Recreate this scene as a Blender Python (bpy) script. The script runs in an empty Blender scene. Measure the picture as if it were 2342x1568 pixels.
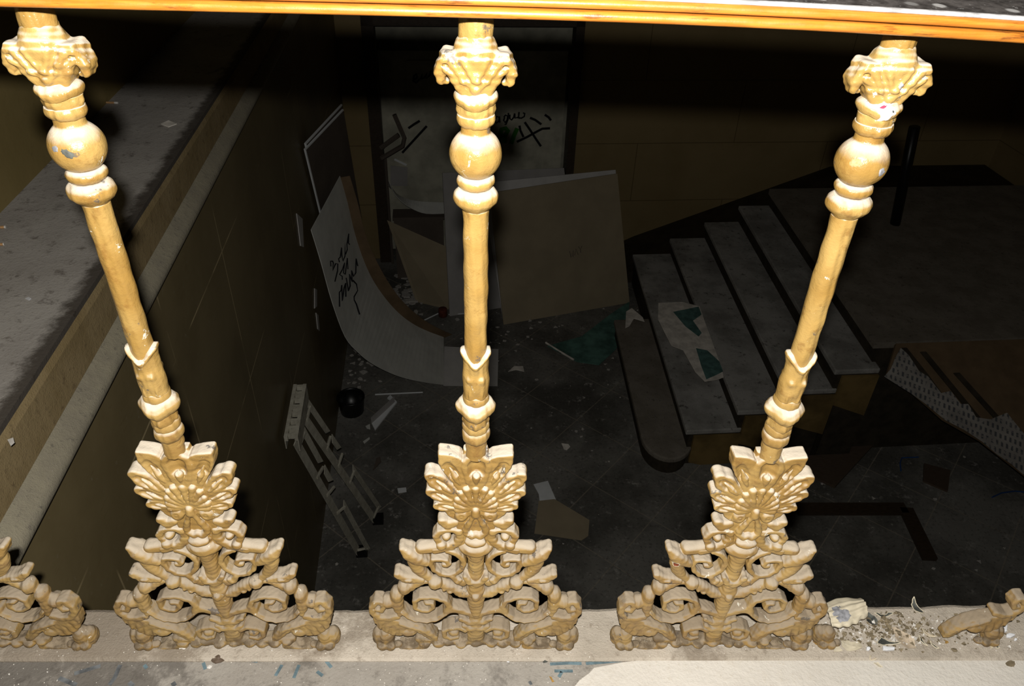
import bpy, bmesh, math, random
import numpy as np
from mathutils import Vector, Matrix
from mathutils.bvhtree import BVHTree

S = bpy.context.scene
COL = S.collection
# ------------------------------------------------------------------ camera
PITCH, YAW, ROLL = 0.632, 0.0376, 0.0343
CAM = Vector((0.0128, -0.6167, 0.9722))
_f = Vector((math.sin(YAW)*math.cos(PITCH), math.cos(YAW)*math.cos(PITCH), -math.sin(PITCH)))
_r0 = Vector((math.cos(YAW), -math.sin(YAW), 0)); _u0 = _r0.cross(_f)
_r = _r0*math.cos(ROLL) + _u0*math.sin(ROLL)
_u = -_r0*math.sin(ROLL) + _u0*math.cos(ROLL)
cd = bpy.data.cameras.new('camera'); cam = bpy.data.objects.new('camera', cd); COL.objects.link(cam)
cd.sensor_fit = 'HORIZONTAL'; cd.sensor_width = 36.0; cd.lens = 36.0*1756/2342
cd.clip_start = 0.01; cd.clip_end = 60
m = Matrix((_r, _u, -_f)).transposed().to_4x4(); m.translation = CAM
cam.matrix_world = m
S.camera = cam
# ------------------------------------------------------------------ light: the camera's own pop-up flash in a dark building
W = bpy.data.worlds.new('world'); S.world = W; W.use_nodes = True
W.node_tree.nodes['Background'].inputs[0].default_value = (0.9, 0.95, 1.0, 1)
W.node_tree.nodes['Background'].inputs[1].default_value = 0.0008
ld = bpy.data.lights.new('flash', 'SPOT'); ld.energy = FLASH_W = 104.0
ld.color = (1.0, 0.975, 0.915); ld.shadow_soft_size = 0.009
ld.spot_size = math.radians(150); ld.spot_blend = 0.6
fl = bpy.data.objects.new('flash', ld); COL.objects.link(fl)
fm = m.copy(); fm.translation = CAM + _u*0.055 - _r*0.004 - _f*0.05
fl.matrix_world = fm
S.view_settings.view_transform = 'Standard'; S.view_settings.look = 'None'
S.view_settings.exposure = 0.0; S.view_settings.gamma = 1.0
S.view_settings.use_curve_mapping = False

random.seed(7)
# ------------------------------------------------------------------ the stairwell's own axes (turned a little against the balustrade)
PSI = math.radians(6.5) - YAW
EX = Vector((math.cos(PSI), math.sin(PSI), 0)); EY = Vector((-math.sin(PSI), math.cos(PSI), 0)); EZ = Vector((0, 0, 1))
def R(a, b, c): return EX*a + EY*b + EZ*c

# ------------------------------------------------------------------ tags
def tag(o, label=None, cat=None, group=None, kind=None):
    if label: o['label'] = label
    if cat: o['category'] = cat
    if group: o['group'] = group
    if kind: o['kind'] = kind
    return o
def thing(name, label, cat, loc=(0, 0, 0), group=None):
    o = bpy.data.objects.new(name, None); COL.objects.link(o); o.location = loc
    o.empty_display_size = 0.05
    return tag(o, label, cat, group)
def link_mesh(name, me, mat, parent=None, smooth=False):
    o = bpy.data.objects.new(name, me); COL.objects.link(o)
    if mat and not me.materials: me.materials.append(mat)
    if parent:
        o.parent = parent
    if smooth:
        me.polygons.foreach_set('use_smooth', [True]*len(me.polygons))
    return o
def from_arrays(name, V, Q, mat, parent=None, smooth=True):
    me = bpy.data.meshes.new(name)
    V = np.asarray(V, np.float32); Q = np.asarray(Q, np.int32)
    me.vertices.add(len(V)); me.vertices.foreach_set('co', V.ravel())
    k = Q.shape[1]
    me.loops.add(Q.size); me.loops.foreach_set('vertex_index', Q.ravel())
    me.polygons.add(len(Q)); me.polygons.foreach_set('loop_start', np.arange(0, Q.size, k, dtype=np.int32))
    pass
    me.update(calc_edges=True); me.validate()
    return link_mesh(name, me, mat, parent, smooth)

class MB:
    """collects simple solids into one mesh (coordinates in metres, parent's space)"""
    def __init__(s): s.v = []; s.f = []
    def add(s, vs, fs):
        n = len(s.v); s.v += [tuple(p) for p in vs]; s.f += [tuple(i+n for i in q) for q in fs]
    def hexa(s, bot, top):
        s.add(list(bot)+list(top), [(3, 2, 1, 0), (4, 5, 6, 7), (0, 1, 5, 4), (1, 2, 6, 5), (2, 3, 7, 6), (3, 0, 4, 7)])
    def rbox(s, x0, x1, y0, y1, z0, z1):
        b = [R(x0, y0, z0), R(x1, y0, z0), R(x1, y1, z0), R(x0, y1, z0)]
        t = [R(x0, y0, z1), R(x1, y0, z1), R(x1, y1, z1), R(x0, y1, z1)]
        s.hexa(b, t)
    def slab(s, poly, nrm):
        n = len(poly); a = [Vector(p) for p in poly]; b = [p + Vector(nrm) for p in a]
        s.add(a+b, [tuple(range(n-1, -1, -1)), tuple(range(n, 2*n))] + [(i, (i+1) % n, n+(i+1) % n, n+i) for i in range(n)])
    def sweep(s, prof, path):
        """prof: closed list of offsets (p,q); path: list of (point, axis_p, axis_q)"""
        n = len(prof); vs = []; fs = []
        for (P, A, B) in path:
            for (p, q) in prof: vs.append(Vector(P) + Vector(A)*p + Vector(B)*q)
        for i in range(len(path)-1):
            for j in range(n):
                fs.append((i*n+j, i*n+(j+1) % n, (i+1)*n+(j+1) % n, (i+1)*n+j))
        fs.append(tuple(range(n-1, -1, -1))); k = (len(path)-1)*n; fs.append(tuple(range(k, k+n)))
        s.add(vs, fs)
    def tube(s, pts, r, seg=8):
        pts = [Vector(p) for p in pts]; path = []
        for i, p in enumerate(pts):
            d = (pts[min(i+1, len(pts)-1)] - pts[max(i-1, 0)]).normalized()
            a = d.orthogonal().normalized() if i == 0 else (path[-1][1] - d*path[-1][1].dot(d)).normalized()
            path.append((p, a, d.cross(a)))
        s.sweep([(r*math.cos(2*math.pi*k/seg), r*math.sin(2*math.pi*k/seg)) for k in range(seg)], path)
    def build(s, name, mat, parent=None, smooth=False, bevel=0):
        me = bpy.data.meshes.new(name); me.from_pydata(s.v, [], s.f); me.update()
        bm = bmesh.new(); bm.from_mesh(me); bmesh.ops.recalc_face_normals(bm, faces=bm.faces[:]); bm.to_mesh(me); bm.free()
        o = link_mesh(name, me, mat, parent, smooth)
        if bevel:
            md = o.modifiers.new('bevel', 'BEVEL'); md.width = bevel; md.segments = 2; md.limit_method = 'ANGLE'
        return o

# ------------------------------------------------------------------ materials
class NT:
    def __init__(s, name):
        s.m = bpy.data.materials.new(name); s.m.use_nodes = True; s.t = s.m.node_tree
        s.b = s.t.nodes['Principled BSDF']; s.n = s.t.nodes
    def node(s, typ, **kw):
        n = s.n.new(typ)
        for k, v in kw.items(): setattr(n, k, v)
        return n
    def link(s, a, b): s.t.links.new(a, b)
    def coord(s, kind='Object', scale=None):
        c = s.node('ShaderNodeTexCoord').outputs[kind]
        if scale:
            mp = s.node('ShaderNodeMapping'); s.link(c, mp.inputs[0]); mp.inputs['Scale'].default_value = scale; c = mp.outputs[0]
        return c
    def noise(s, vec, scale, detail=4, rough=0.6, dist=0.0):
        n = s.node('ShaderNodeTexNoise'); s.link(vec, n.inputs['Vector']); n.inputs['Scale'].default_value = scale
        n.inputs['Detail'].default_value = detail; n.inputs['Roughness'].default_value = rough; n.inputs['Distortion'].default_value = dist
        return n.outputs['Fac']
    def ramp(s, fac, a, b, lo=0.0, hi=1.0):
        n = s.node('ShaderNodeMapRange'); n.interpolation_type = 'SMOOTHSTEP'
        s.link(fac, n.inputs[0]); n.inputs[1].default_value = a; n.inputs[2].default_value = b
        n.inputs[3].default_value = lo; n.inputs[4].default_value = hi; return n.outputs[0]
    def math(s, op, a, b=None):
        n = s.node('ShaderNodeMath', operation=op)
        for i, x in enumerate((a, b)):
            if x is None: continue
            if isinstance(x, (int, float)): n.inputs[i].default_value = x
            else: s.link(x, n.inputs[i])
        return n.outputs[0]
    def mix(s, fac, a, b):
        n = s.node('ShaderNodeMix', data_type='RGBA')
        for i, x in ((0, fac), (6, a), (7, b)):
            if isinstance(x, (tuple, list)): n.inputs[i].default_value = (*x[:3], 1)
            elif isinstance(x, (int, float)): n.inputs[i].default_value = x
            else: s.link(x, n.inputs[i])
        return n.outputs[2]
    def out(s, col, rough=0.7, spec=0.3, bump=None, bdist=0.001, bstr=1.0):
        if isinstance(col, (tuple, list)): s.b.inputs['Base Color'].default_value = (*col, 1)
        else: s.link(col, s.b.inputs['Base Color'])
        if isinstance(rough, (int, float)): s.b.inputs['Roughness'].default_value = rough
        else: s.link(rough, s.b.inputs['Roughness'])
        if isinstance(spec, (int, float)): s.b.inputs['Specular IOR Level'].default_value = spec
        else: s.link(spec, s.b.inputs['Specular IOR Level'])
        if bump is not None:
            bn = s.node('ShaderNodeBump'); bn.inputs['Distance'].default_value = bdist; bn.inputs['Strength'].default_value = bstr
            s.link(bump, bn.inputs['Height']); s.link(bn.outputs[0], s.b.inputs['Normal'])
        return s.m
def plain(name, col, rough=0.8, var=0.25, scale=20.0, spec=0.2, bump=0.0):
    t = NT(name); c = t.coord()
    n = t.noise(c, scale); k = t.ramp(n, 0.3, 0.7)
    lo = tuple(x*(1-var) for x in col); hi = tuple(min(1, x*(1+var)) for x in col)
    return t.out(t.mix(k, lo, hi), rough, spec, n if bump else None, bump or 0.001)

def mat_paint():
    t = NT('cream_gloss_paint'); c0 = t.coord()
    rnd = t.node('ShaderNodeObjectInfo').outputs['Random']
    off = t.node('ShaderNodeVectorMath', operation='ADD'); t.link(c0, off.inputs[0])
    sc = t.math('MULTIPLY', rnd, 3.0)
    cmb = t.node('ShaderNodeCombineXYZ'); t.link(sc, cmb.inputs[0]); t.link(sc, cmb.inputs[1]); t.link(sc, cmb.inputs[2])
    t.link(cmb.outputs[0], off.inputs[1]); c = off.outputs[0]
    geo = t.node('ShaderNodeNewGeometry')
    sep = t.node('ShaderNodeSeparateXYZ'); t.link(geo.outputs['Normal'], sep.inputs[0])
    sp = t.node('ShaderNodeSeparateXYZ'); t.link(c0, sp.inputs[0])
    big = t.noise(c, 14, 3); mid = t.noise(c, 60, 5, 0.65); fine = t.noise(c, 260, 4)
    col = t.mix(t.ramp(big, 0.35, 0.68), (0.240, 0.138, 0.034), (0.325, 0.208, 0.066))
    # rust-brown stains and dark grime spots
    st = t.math('MULTIPLY', t.ramp(mid, 0.53, 0.68), 0.55); col = t.mix(st, col, (0.15, 0.07, 0.015))
    # settled dust on every ledge that faces up, thicker towards the floor
    hz = t.ramp(sp.outputs[2], 0.05, 0.36, 1.0, 0.0)
    up = t.math('ADD', sep.outputs[2], t.math('MULTIPLY', t.math('SUBTRACT', mid, 0.5), 0.55))
    up = t.math('ADD', up, t.math('MULTIPLY', hz, 0.12))
    dust = t.math('MULTIPLY', t.ramp(up, 0.25, 0.85), 0.92)
    film = t.math('MULTIPLY', t.ramp(sp.outputs[2], 0.02, 0.26, 1.0, 0.0), t.ramp(mid, 0.3, 0.7, 0.04, 0.34))
    dust = t.math('MAXIMUM', dust, film)
    dcol = t.mix(t.ramp(sp.outputs[2], 0.02, 0.40), (0.235, 0.188, 0.135), (0.49, 0.43, 0.35))
    col = t.mix(dust, col, dcol)
    # lead-grey bare spots and little white chips
    gs = t.noise(c, 34, 5, 0.7); gm = t.ramp(gs, 0.635, 0.67); col = t.mix(t.math('MULTIPLY', gm, 0.7), col, (0.055, 0.055, 0.06))
    ws = t.noise(c, 48, 5, 0.75, 0.5); wm = t.ramp(ws, 0.655, 0.675); col = t.mix(wm, col, (0.52, 0.48, 0.40))
    # grime along the foot
    fg = t.math('MULTIPLY', t.ramp(sp.outputs[2], 0.012, 0.034, 1.0, 0.0), t.ramp(mid, 0.42, 0.60)); col = t.mix(t.math('MULTIPLY', fg, 0.75), col, (0.085, 0.06, 0.035))
    ro = t.math('MAXIMUM', t.ramp(dust, 0.05, 0.5, 0.32, 0.85), t.ramp(sp.outputs[2], 0.40, 0.52, 0.58, 0.30))
    h = t.math('ADD', t.math('MULTIPLY', mid, 1.0), t.math('MULTIPLY', fine, 0.25))
    return t.out(col, ro, t.ramp(dust, 0.05, 0.5, 0.5, 0.15), h, 0.0016, 0.85)
def mat_stone(name, a, b, dark, speck=0.0, scale=8.0, grime=None, darkamt=0.6):
    t = NT(name); c = t.coord()
    n1 = t.noise(c, scale, 6, 0.65); n2 = t.noise(c, scale*6, 5, 0.7); n3 = t.noise(c, scale*38, 3, 0.6)
    col = t.mix(t.ramp(n1, 0.35, 0.65), a, b)
    col = t.mix(t.math('MULTIPLY', t.ramp(n2, 0.56, 0.70), darkamt), col, dark)
    col = t.mix(t.math('MULTIPLY', t.ramp(n3, 0.58, 0.70), 0.35), col, dark)
    if grime:
        g0 = t.noise(c, 5.0, 5, 0.7, 0.4); g1 = t.noise(c, 70, 5, 0.75); sx_ = t.node('ShaderNodeSeparateXYZ'); t.link(c, sx_.inputs[0])
        lf = t.ramp(sx_.outputs[0], -0.75, 0.05, 0.27, 0.0)  # mask gets stronger towards the left end
        gk = t.math('ADD', t.math('ADD', g0, lf), t.math('MULTIPLY', t.math('SUBTRACT', g1, 0.5), 0.35))
        col = t.mix(t.math('MULTIPLY', t.ramp(gk, 0.54, 0.70), 0.72), col, grime)
    if speck:
        v = t.node('ShaderNodeTexVoronoi'); t.link(c, v.inputs['Vector']); v.inputs['Scale'].default_value = 190
        gate = t.ramp(n2, 0.40, 0.60)
        sz = t.ramp(v.outputs['Distance'], 0.10, 0.16, 1.0, 0.0)
        rs = t.node('ShaderNodeSeparateColor'); t.link(v.outputs['Color'], rs.inputs[0])
        pick = t.ramp(rs.outputs[0], 0.72, 0.74)
        col = t.mix(t.math('MULTIPLY', t.math('MULTIPLY', sz, pick), t.math('MULTIPLY', gate, speck)), col, (0.80, 0.76, 0.68))
    return t.out(col, 0.85, 0.2, t.math('ADD', n2, t.math('MULTIPLY', n3, 0.5)), 0.003, 0.7)
def mat_ledge():
    """grey stone with a black crust of dirt along its edge"""
    m_ = mat_stone('grey_ledge_stone', (0.33, 0.305, 0.28), (0.40, 0.375, 0.345), (0.12, 0.10, 0.085), 0.6, 4.0, darkamt=0.7)
    t = NT.__new__(NT); t.m = m_; t.t = m_.node_tree; t.n = t.t.nodes; t.b = t.n['Principled BSDF']
    src = t.b.inputs['Base Color'].links[0].from_socket
    c = t.coord(); sp = t.node('ShaderNodeSeparateXYZ'); t.link(c, sp.inputs[0])
    x = t.math('ADD', t.math('MULTIPLY', sp.outputs[0], EX.x), t.math('MULTIPLY', sp.outputs[1], EX.y))
    n = t.noise(c, 22, 6, 0.75); e = t.math('ADD', x, t.math('MULTIPLY', n, 0.075))
    col = t.mix(t.math('MULTIPLY', t.ramp(e, -0.872, -0.838), 0.88), src, (0.045, 0.035, 0.026))
    bl = t.noise(c, 5.5, 3, 0.5); col = t.mix(t.math('MULTIPLY', t.ramp(bl, 0.66, 0.74), 0.7), col, (0.07, 0.06, 0.05))
    t.link(col, t.b.inputs['Base Color']); return m_
def mat_tile():
    t = NT('dark_floor_tile')
    mp = t.node('ShaderNodeMapping'); t.link(t.coord(), mp.inputs[0])
    mp.inputs['Rotation'].default_value = (0, 0, -(PSI + math.radians(45.5)))
    br = t.node('ShaderNodeTexBrick'); br.offset = 0.0; br.squash = 1.0; br.inputs['Scale'].default_value = 1.0
    br.inputs['Brick Width'].default_value = 0.48; br.inputs['Row Height'].default_value = 0.48
    br.inputs['Mortar Size'].default_value = 0.0045; br.inputs['Mortar Smooth'].default_value = 0.3
    mp.inputs['Location'].default_value = TILE_OFF
    t.link(mp.outputs[0], br.inputs['Vector'])
    c = t.coord(); n1 = t.noise(c, 1.6, 6, 0.62); n2 = t.noise(c, 9, 6, 0.7); n3 = t.noise(c, 45, 4, 0.65)
    col = t.mix(t.ramp(n1, 0.35, 0.66), (0.10, 0.095, 0.083), (0.25, 0.24, 0.215))
    col = t.mix(t.math('MULTIPLY', br.outputs['Fac'], 0.55), col, (0.36, 0.31, 0.24))
    col = t.mix(t.math('MULTIPLY', t.ramp(n2, 0.55, 0.68), t.ramp(n3, 0.42, 0.60)), col, (0.40, 0.38, 0.35))
    col = t.mix(t.math('MULTIPLY', t.ramp(n3, 0.60, 0.72), 0.4), col, (0.5, 0.47, 0.43))
    col = t.mix(t.math('MULTIPLY', t.ramp(n3, 0.46, 0.34), 0.5), col, (0.05, 0.047, 0.043))
    return t.out(col, 0.75, 0.25, n3, 0.002, 0.5)
TILE_OFF = (0.0, 0.0, 0.0)
def mat_slabwall():
    """polished tan slabs with thin pale joints (on the well's left wall)"""
    t = NT('tan_slab_wall'); c = t.coord('Object')
    sp = t.node('ShaderNodeSeparateXYZ'); t.link(c, sp.inputs[0])
    rot = t.math('ADD', t.math('MULTIPLY', sp.outputs[0], EY.x), t.math('MULTIPLY', sp.outputs[1], EY.y))
    cm = t.node('ShaderNodeCombineXYZ'); t.link(t.math('ADD', rot, 0.02), cm.inputs[0]); t.link(t.math('ADD', sp.outputs[2], 3.55), cm.inputs[1])
    br = t.node('ShaderNodeTexBrick'); br.offset = 0.0; br.inputs['Scale'].default_value = 1.0
    br.inputs['Brick Width'].default_value = 0.675; br.inputs['Row Height'].default_value = 0.6125
    br.inputs['Mortar Size'].default_value = 0.0038; br.inputs['Mortar Smooth'].default_value = 0.2
    t.link(cm.outputs[0], br.inputs['Vector'])
    n1 = t.noise(c, 2.2, 6, 0.6); n2 = t.noise(c, 30, 5, 0.7); n4 = t.noise(c, 2.3, 3)
    st = t.noise(t.coord('Object', (6, 6, 60)), 3.0, 4)
    col = t.mix(t.ramp(n1, 0.3, 0.7), (0.155, 0.118, 0.056), (0.215, 0.168, 0.085))
    col = t.mix(t.math('MULTIPLY', t.ramp(st, 0.60, 0.72), 0.35), col, (0.10, 0.06, 0.02))
    col = t.mix(t.math('MULTIPLY', t.ramp(n2, 0.62, 0.72), 0.25), col, (0.33, 0.30, 0.24))
    jf = t.math('MULTIPLY', br.outputs['Fac'], t.ramp(n4, 0.46, 0.60))
    col = t.mix(jf, col, (0.48, 0.38, 0.21))
    return t.out(col, 0.42, 0.35)
def mat_plaster(name, a, b, joint=None):
    t = NT(name); c = t.coord()
    n1 = t.noise(c, 1.8, 6, 0.6); n2 = t.noise(c, 26, 5, 0.7)
    col = t.mix(t.ramp(n1, 0.3, 0.7), a, b)
    col = t.mix(t.math('MULTIPLY', t.ramp(n2, 0.6, 0.74), 0.3), col, tuple(x*0.4 for x in a))
    if joint:
        sp = t.node('ShaderNodeSeparateXYZ'); t.link(c, sp.inputs[0])
        cm = t.node('ShaderNodeCombineXYZ')
        t.link(t.math('ADD', t.math('MULTIPLY', sp.outputs[0], EX.x), t.math('MULTIPLY', sp.outputs[1], EX.y)), cm.inputs[0])
        t.link(t.math('ADD', sp.outputs[2], 3.0), cm.inputs[1])
        br = t.node('ShaderNodeTexBrick'); br.offset = 0.5; br.inputs['Scale'].default_value = 1.0
        br.inputs['Brick Width'].default_value = 1.9; br.inputs['Row Height'].default_value = 0.6
        br.inputs['Mortar Size'].default_value = 0.004; t.link(cm.outputs[0], br.inputs['Vector'])
        col = t.mix(t.math('MULTIPLY', br.outputs['Fac'], 0.7), col, joint)
    return t.out(col, 0.7, 0.25, n2, 0.002, 0.4)
def mat_wood(name, a, b, grime, gloss=0.25, stretch=(3, 60, 60), gamt=0.8):
    t = NT(name); c = t.coord('Object', stretch); c1 = t.coord()
    g = t.noise(c, 6, 5, 0.6, 0.3); n = t.noise(c1, 35, 6, 0.7); f2 = t.noise(t.coord('Object', (1, 8, 8)), 22, 5, 0.7)
    col = t.mix(t.ramp(g, 0.3, 0.7), a, b)
    col = t.mix(t.math('MULTIPLY', t.ramp(f2, 0.56, 0.70), gamt), col, grime)
    return t.out(col, t.ramp(n, 0.3, 0.7, gloss, gloss+0.25), 0.5, n, 0.0008, 0.6)
def mat_printed():
    t = NT('torn_printed_paper'); c = t.coord()
    mp = t.node('ShaderNodeMapping'); t.link(c, mp.inputs[0]); mp.inputs['Rotation'].default_value = (0, 0, 0.35)
    br = t.node('ShaderNodeTexBrick'); br.inputs['Scale'].default_value = 1.0; br.offset = 0.37
    br.inputs['Brick Width'].default_value = 0.031; br.inputs['Row Height'].default_value = 0.047; br.inputs['Mortar Size'].default_value = 0.009
    t.link(mp.outputs[0], br.inputs['Vector'])
    n = t.noise(c, 30, 5, 0.7); n2 = t.noise(c, 6, 4)
    ink = t.math('MULTIPLY', t.math('SUBTRACT', 1.0, br.outputs['Fac']), t.ramp(n, 0.40, 0.50))
    col = t.mix(t.ramp(n2, 0.3, 0.7), (0.27, 0.25, 0.23), (0.40, 0.375, 0.345))
    col = t.mix(t.math('MULTIPLY', ink, 0.8), col, (0.05, 0.06, 0.075))
    return t.out(col, 0.8, 0.2)
def mat_railtop():
    t = NT('grimy_dark_rail_top'); c = t.coord()
    n = t.noise(c, 60, 5, 0.7); v = t.node('ShaderNodeTexVoronoi'); t.link(c, v.inputs['Vector']); v.inputs['Scale'].default_value = 55
    v2 = t.noise(c, 180, 4, 0.7)
    rs = t.node('ShaderNodeSeparateColor'); t.link(v.outputs['Color'], rs.inputs[0])
    spot = t.math('MULTIPLY', t.ramp(v.outputs['Distance'], 0.18, 0.34, 1.0, 0.0), t.ramp(rs.outputs[0], 0.55, 0.62))
    col = t.mix(t.ramp(n, 0.35, 0.7), (0.022, 0.018, 0.016), (0.085, 0.075, 0.07))
    col = t.mix(t.math('MULTIPLY', spot, 0.75), col, (0.42, 0.41, 0.40))
    col = t.mix(t.math('MULTIPLY', t.ramp(v2, 0.62, 0.7), 0.5), col, (0.45, 0.44, 0.43))
    return t.out(col, 0.7, 0.3, n, 0.001, 0.6)

M = {}
M['paint'] = mat_paint()
M['sill'] = mat_stone('dusty_sill_stone', (0.42, 0.368, 0.305), (0.34, 0.295, 0.24), (0.17, 0.135, 0.10), 0.9, 9.0, (0.17, 0.135, 0.10))
M['upfloor'] = mat_stone('painted_gallery_floor', (0.235, 0.212, 0.185), (0.285, 0.262, 0.232), (0.10, 0.088, 0.075), 0.9, 6.0, (0.085, 0.075, 0.065))
M['ledge'] = mat_ledge()
M['tile'] = mat_tile()
M['slab'] = mat_slabwall()
M['fascia'] = mat_stone('tan_fascia_moulding', (0.235, 0.17, 0.08), (0.29, 0.215, 0.11), (0.11, 0.075, 0.04), 0, 7.0)
M['torus'] = mat_stone('dusty_torus_moulding', (0.32, 0.285, 0.205), (0.27, 0.24, 0.18), (0.12, 0.105, 0.09), 0.4, 10.0)
M['yellow'] = mat_plaster('yellow_wall_paint', (0.26, 0.19, 0.085), (0.31, 0.23, 0.11), (0.10, 0.065, 0.025))
M['yellow2'] = mat_plaster('yellow_upper_wall_paint', (0.20, 0.15, 0.055), (0.26, 0.195, 0.08))
M['darkwood'] = mat_wood('dark_brown_wood', (0.035, 0.022, 0.012), (0.06, 0.038, 0.02), (0.015, 0.01, 0.006), 0.45)
M['rail'] = mat_wood('orange_varnished_wood', (0.30, 0.095, 0.010), (0.40, 0.155, 0.02), (0.08, 0.025, 0.005), 0.28)
M['railtop'] = mat_railtop()
M['railedge'] = plain('worn_pale_rail_edge', (0.33, 0.32, 0.32), 0.5, 0.35, 90)
M['railgap'] = plain('grime_in_rail_groove', (0.035, 0.018, 0.012), 0.6, 0.4, 60)
M['white'] = plain('off_white_sheet', (0.74, 0.74, 0.69), 0.75, 0.08, 6)
M['whiteedge'] = plain('white_board_edge', (0.85, 0.87, 0.88), 0.7, 0.05, 10)
M['greyboard'] = plain('grey_board', (0.42, 0.40, 0.385), 0.8, 0.08, 5)
M['lightboard'] = plain('pale_grey_board', (0.64, 0.62, 0.60), 0.8, 0.08, 5)
M['darkboard'] = plain('dark_brown_board', (0.13, 0.105, 0.085), 0.75, 0.12, 4)
M['kraft'] = plain('tan_kraft_board', (0.36, 0.295, 0.195), 0.85, 0.08, 4)
M['hardboard'] = plain('mid_brown', (0.17, 0.115, 0.065), 0.7, 0.15, 8)
M['graf'] = plain('grey_green_board', (0.50, 0.48, 0.38), 0.6, 0.22, 5)
M['ink'] = plain('black_marker_ink', (0.012, 0.012, 0.014), 0.7, 0.1)
M['green'] = plain('green_spray_paint', (0.06, 0.28, 0.03), 0.7, 0.2)
M['tarp'] = plain('teal_painted_sheet', (0.10, 0.21, 0.175), 0.75, 0.45, 7)
M['poster'] = plain('pale_torn_paper', (0.80, 0.75, 0.68), 0.85, 0.22, 14)
M['tealink'] = plain('teal_poster_print', (0.10, 0.20, 0.185), 0.8, 0.3, 16)
M['step'] = mat_stone('dirty_step_stone', (0.47, 0.455, 0.43), (0.27, 0.26, 0.24), (0.10, 0.092, 0.08), 0.0, 3.2, darkamt=0.85)
M['bull'] = mat_stone('dark_worn_step', (0.20, 0.175, 0.14), (0.27, 0.24, 0.20), (0.06, 0.05, 0.04), 0.0, 5.0)
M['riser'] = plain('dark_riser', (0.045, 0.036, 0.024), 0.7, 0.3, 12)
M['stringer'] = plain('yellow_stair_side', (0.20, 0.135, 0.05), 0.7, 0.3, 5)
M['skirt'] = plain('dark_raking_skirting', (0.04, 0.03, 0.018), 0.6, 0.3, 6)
M['black'] = plain('black_plastic', (0.006, 0.006, 0.006), 0.35, 0.2, 30, 0.5)
M['ladder'] = mat_stone('grubby_cream_metal', (0.58, 0.55, 0.45), (0.44, 0.41, 0.33), (0.10, 0.085, 0.06), 0, 22.0)
M['plaster'] = plain('white_plaster_scrap', (0.55, 0.52, 0.48), 0.9, 0.15, 80)
M['bright'] = plain('bright_white_plaster', (0.62, 0.62, 0.64), 0.9, 0.06, 60)
M['chipdark'] = plain('bare_dark_metal', (0.06, 0.062, 0.055), 0.7, 0.5, 120)
M['chipgrey'] = plain('lead_grey_primer', (0.22, 0.22, 0.235), 0.7, 0.4, 120)
M['cream'] = plain('fresh_cream_paint_layer', (0.52, 0.46, 0.345), 0.55, 0.12, 60)
M['flaketop'] = plain('dusty_paint_flake', (0.42, 0.34, 0.25), 0.8, 0.2, 90)
M['rust'] = plain('rust_red_metal', (0.28, 0.07, 0.03), 0.85, 0.5, 160)
M['leaf'] = plain('dry_brown_leaf', (0.30, 0.175, 0.05), 0.7, 0.3, 90)
M['leafdull'] = plain('dull_brown_leaf', (0.17, 0.135, 0.085), 0.7, 0.3, 60)
M['sheet'] = mat_stone('dusty_white_drop_sheet', (0.50, 0.465, 0.415), (0.54, 0.505, 0.455), (0.42, 0.37, 0.30), 0.0, 5.0, darkamt=0.25)
M['blue'] = plain('dull_blue_paint_smear', (0.10, 0.145, 0.165), 0.8, 0.3, 80)
M['bluedark'] = plain('dark_floor_scuff', (0.10, 0.105, 0.11), 0.85, 0.4, 80)
M['brownboard'] = mat_wood('dark_red_brown_board', (0.075, 0.05, 0.033), (0.10, 0.068, 0.045), (0.04, 0.03, 0.02), 0.6)
M['bluewire'] = plain('blue_plastic_wire', (0.02, 0.07, 0.22), 0.5, 0.1)
M['orange'] = plain('rust_orange_tin', (0.13, 0.035, 0.02), 0.6, 0.25, 30)
M['paper'] = mat_printed()
M['butt'] = plain('cigarette_paper', (0.42, 0.24, 0.11), 0.8, 0.3, 300)
M['redmark'] = plain('dark_red_mark', (0.30, 0.03, 0.06), 0.7, 0.3, 100)

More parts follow.
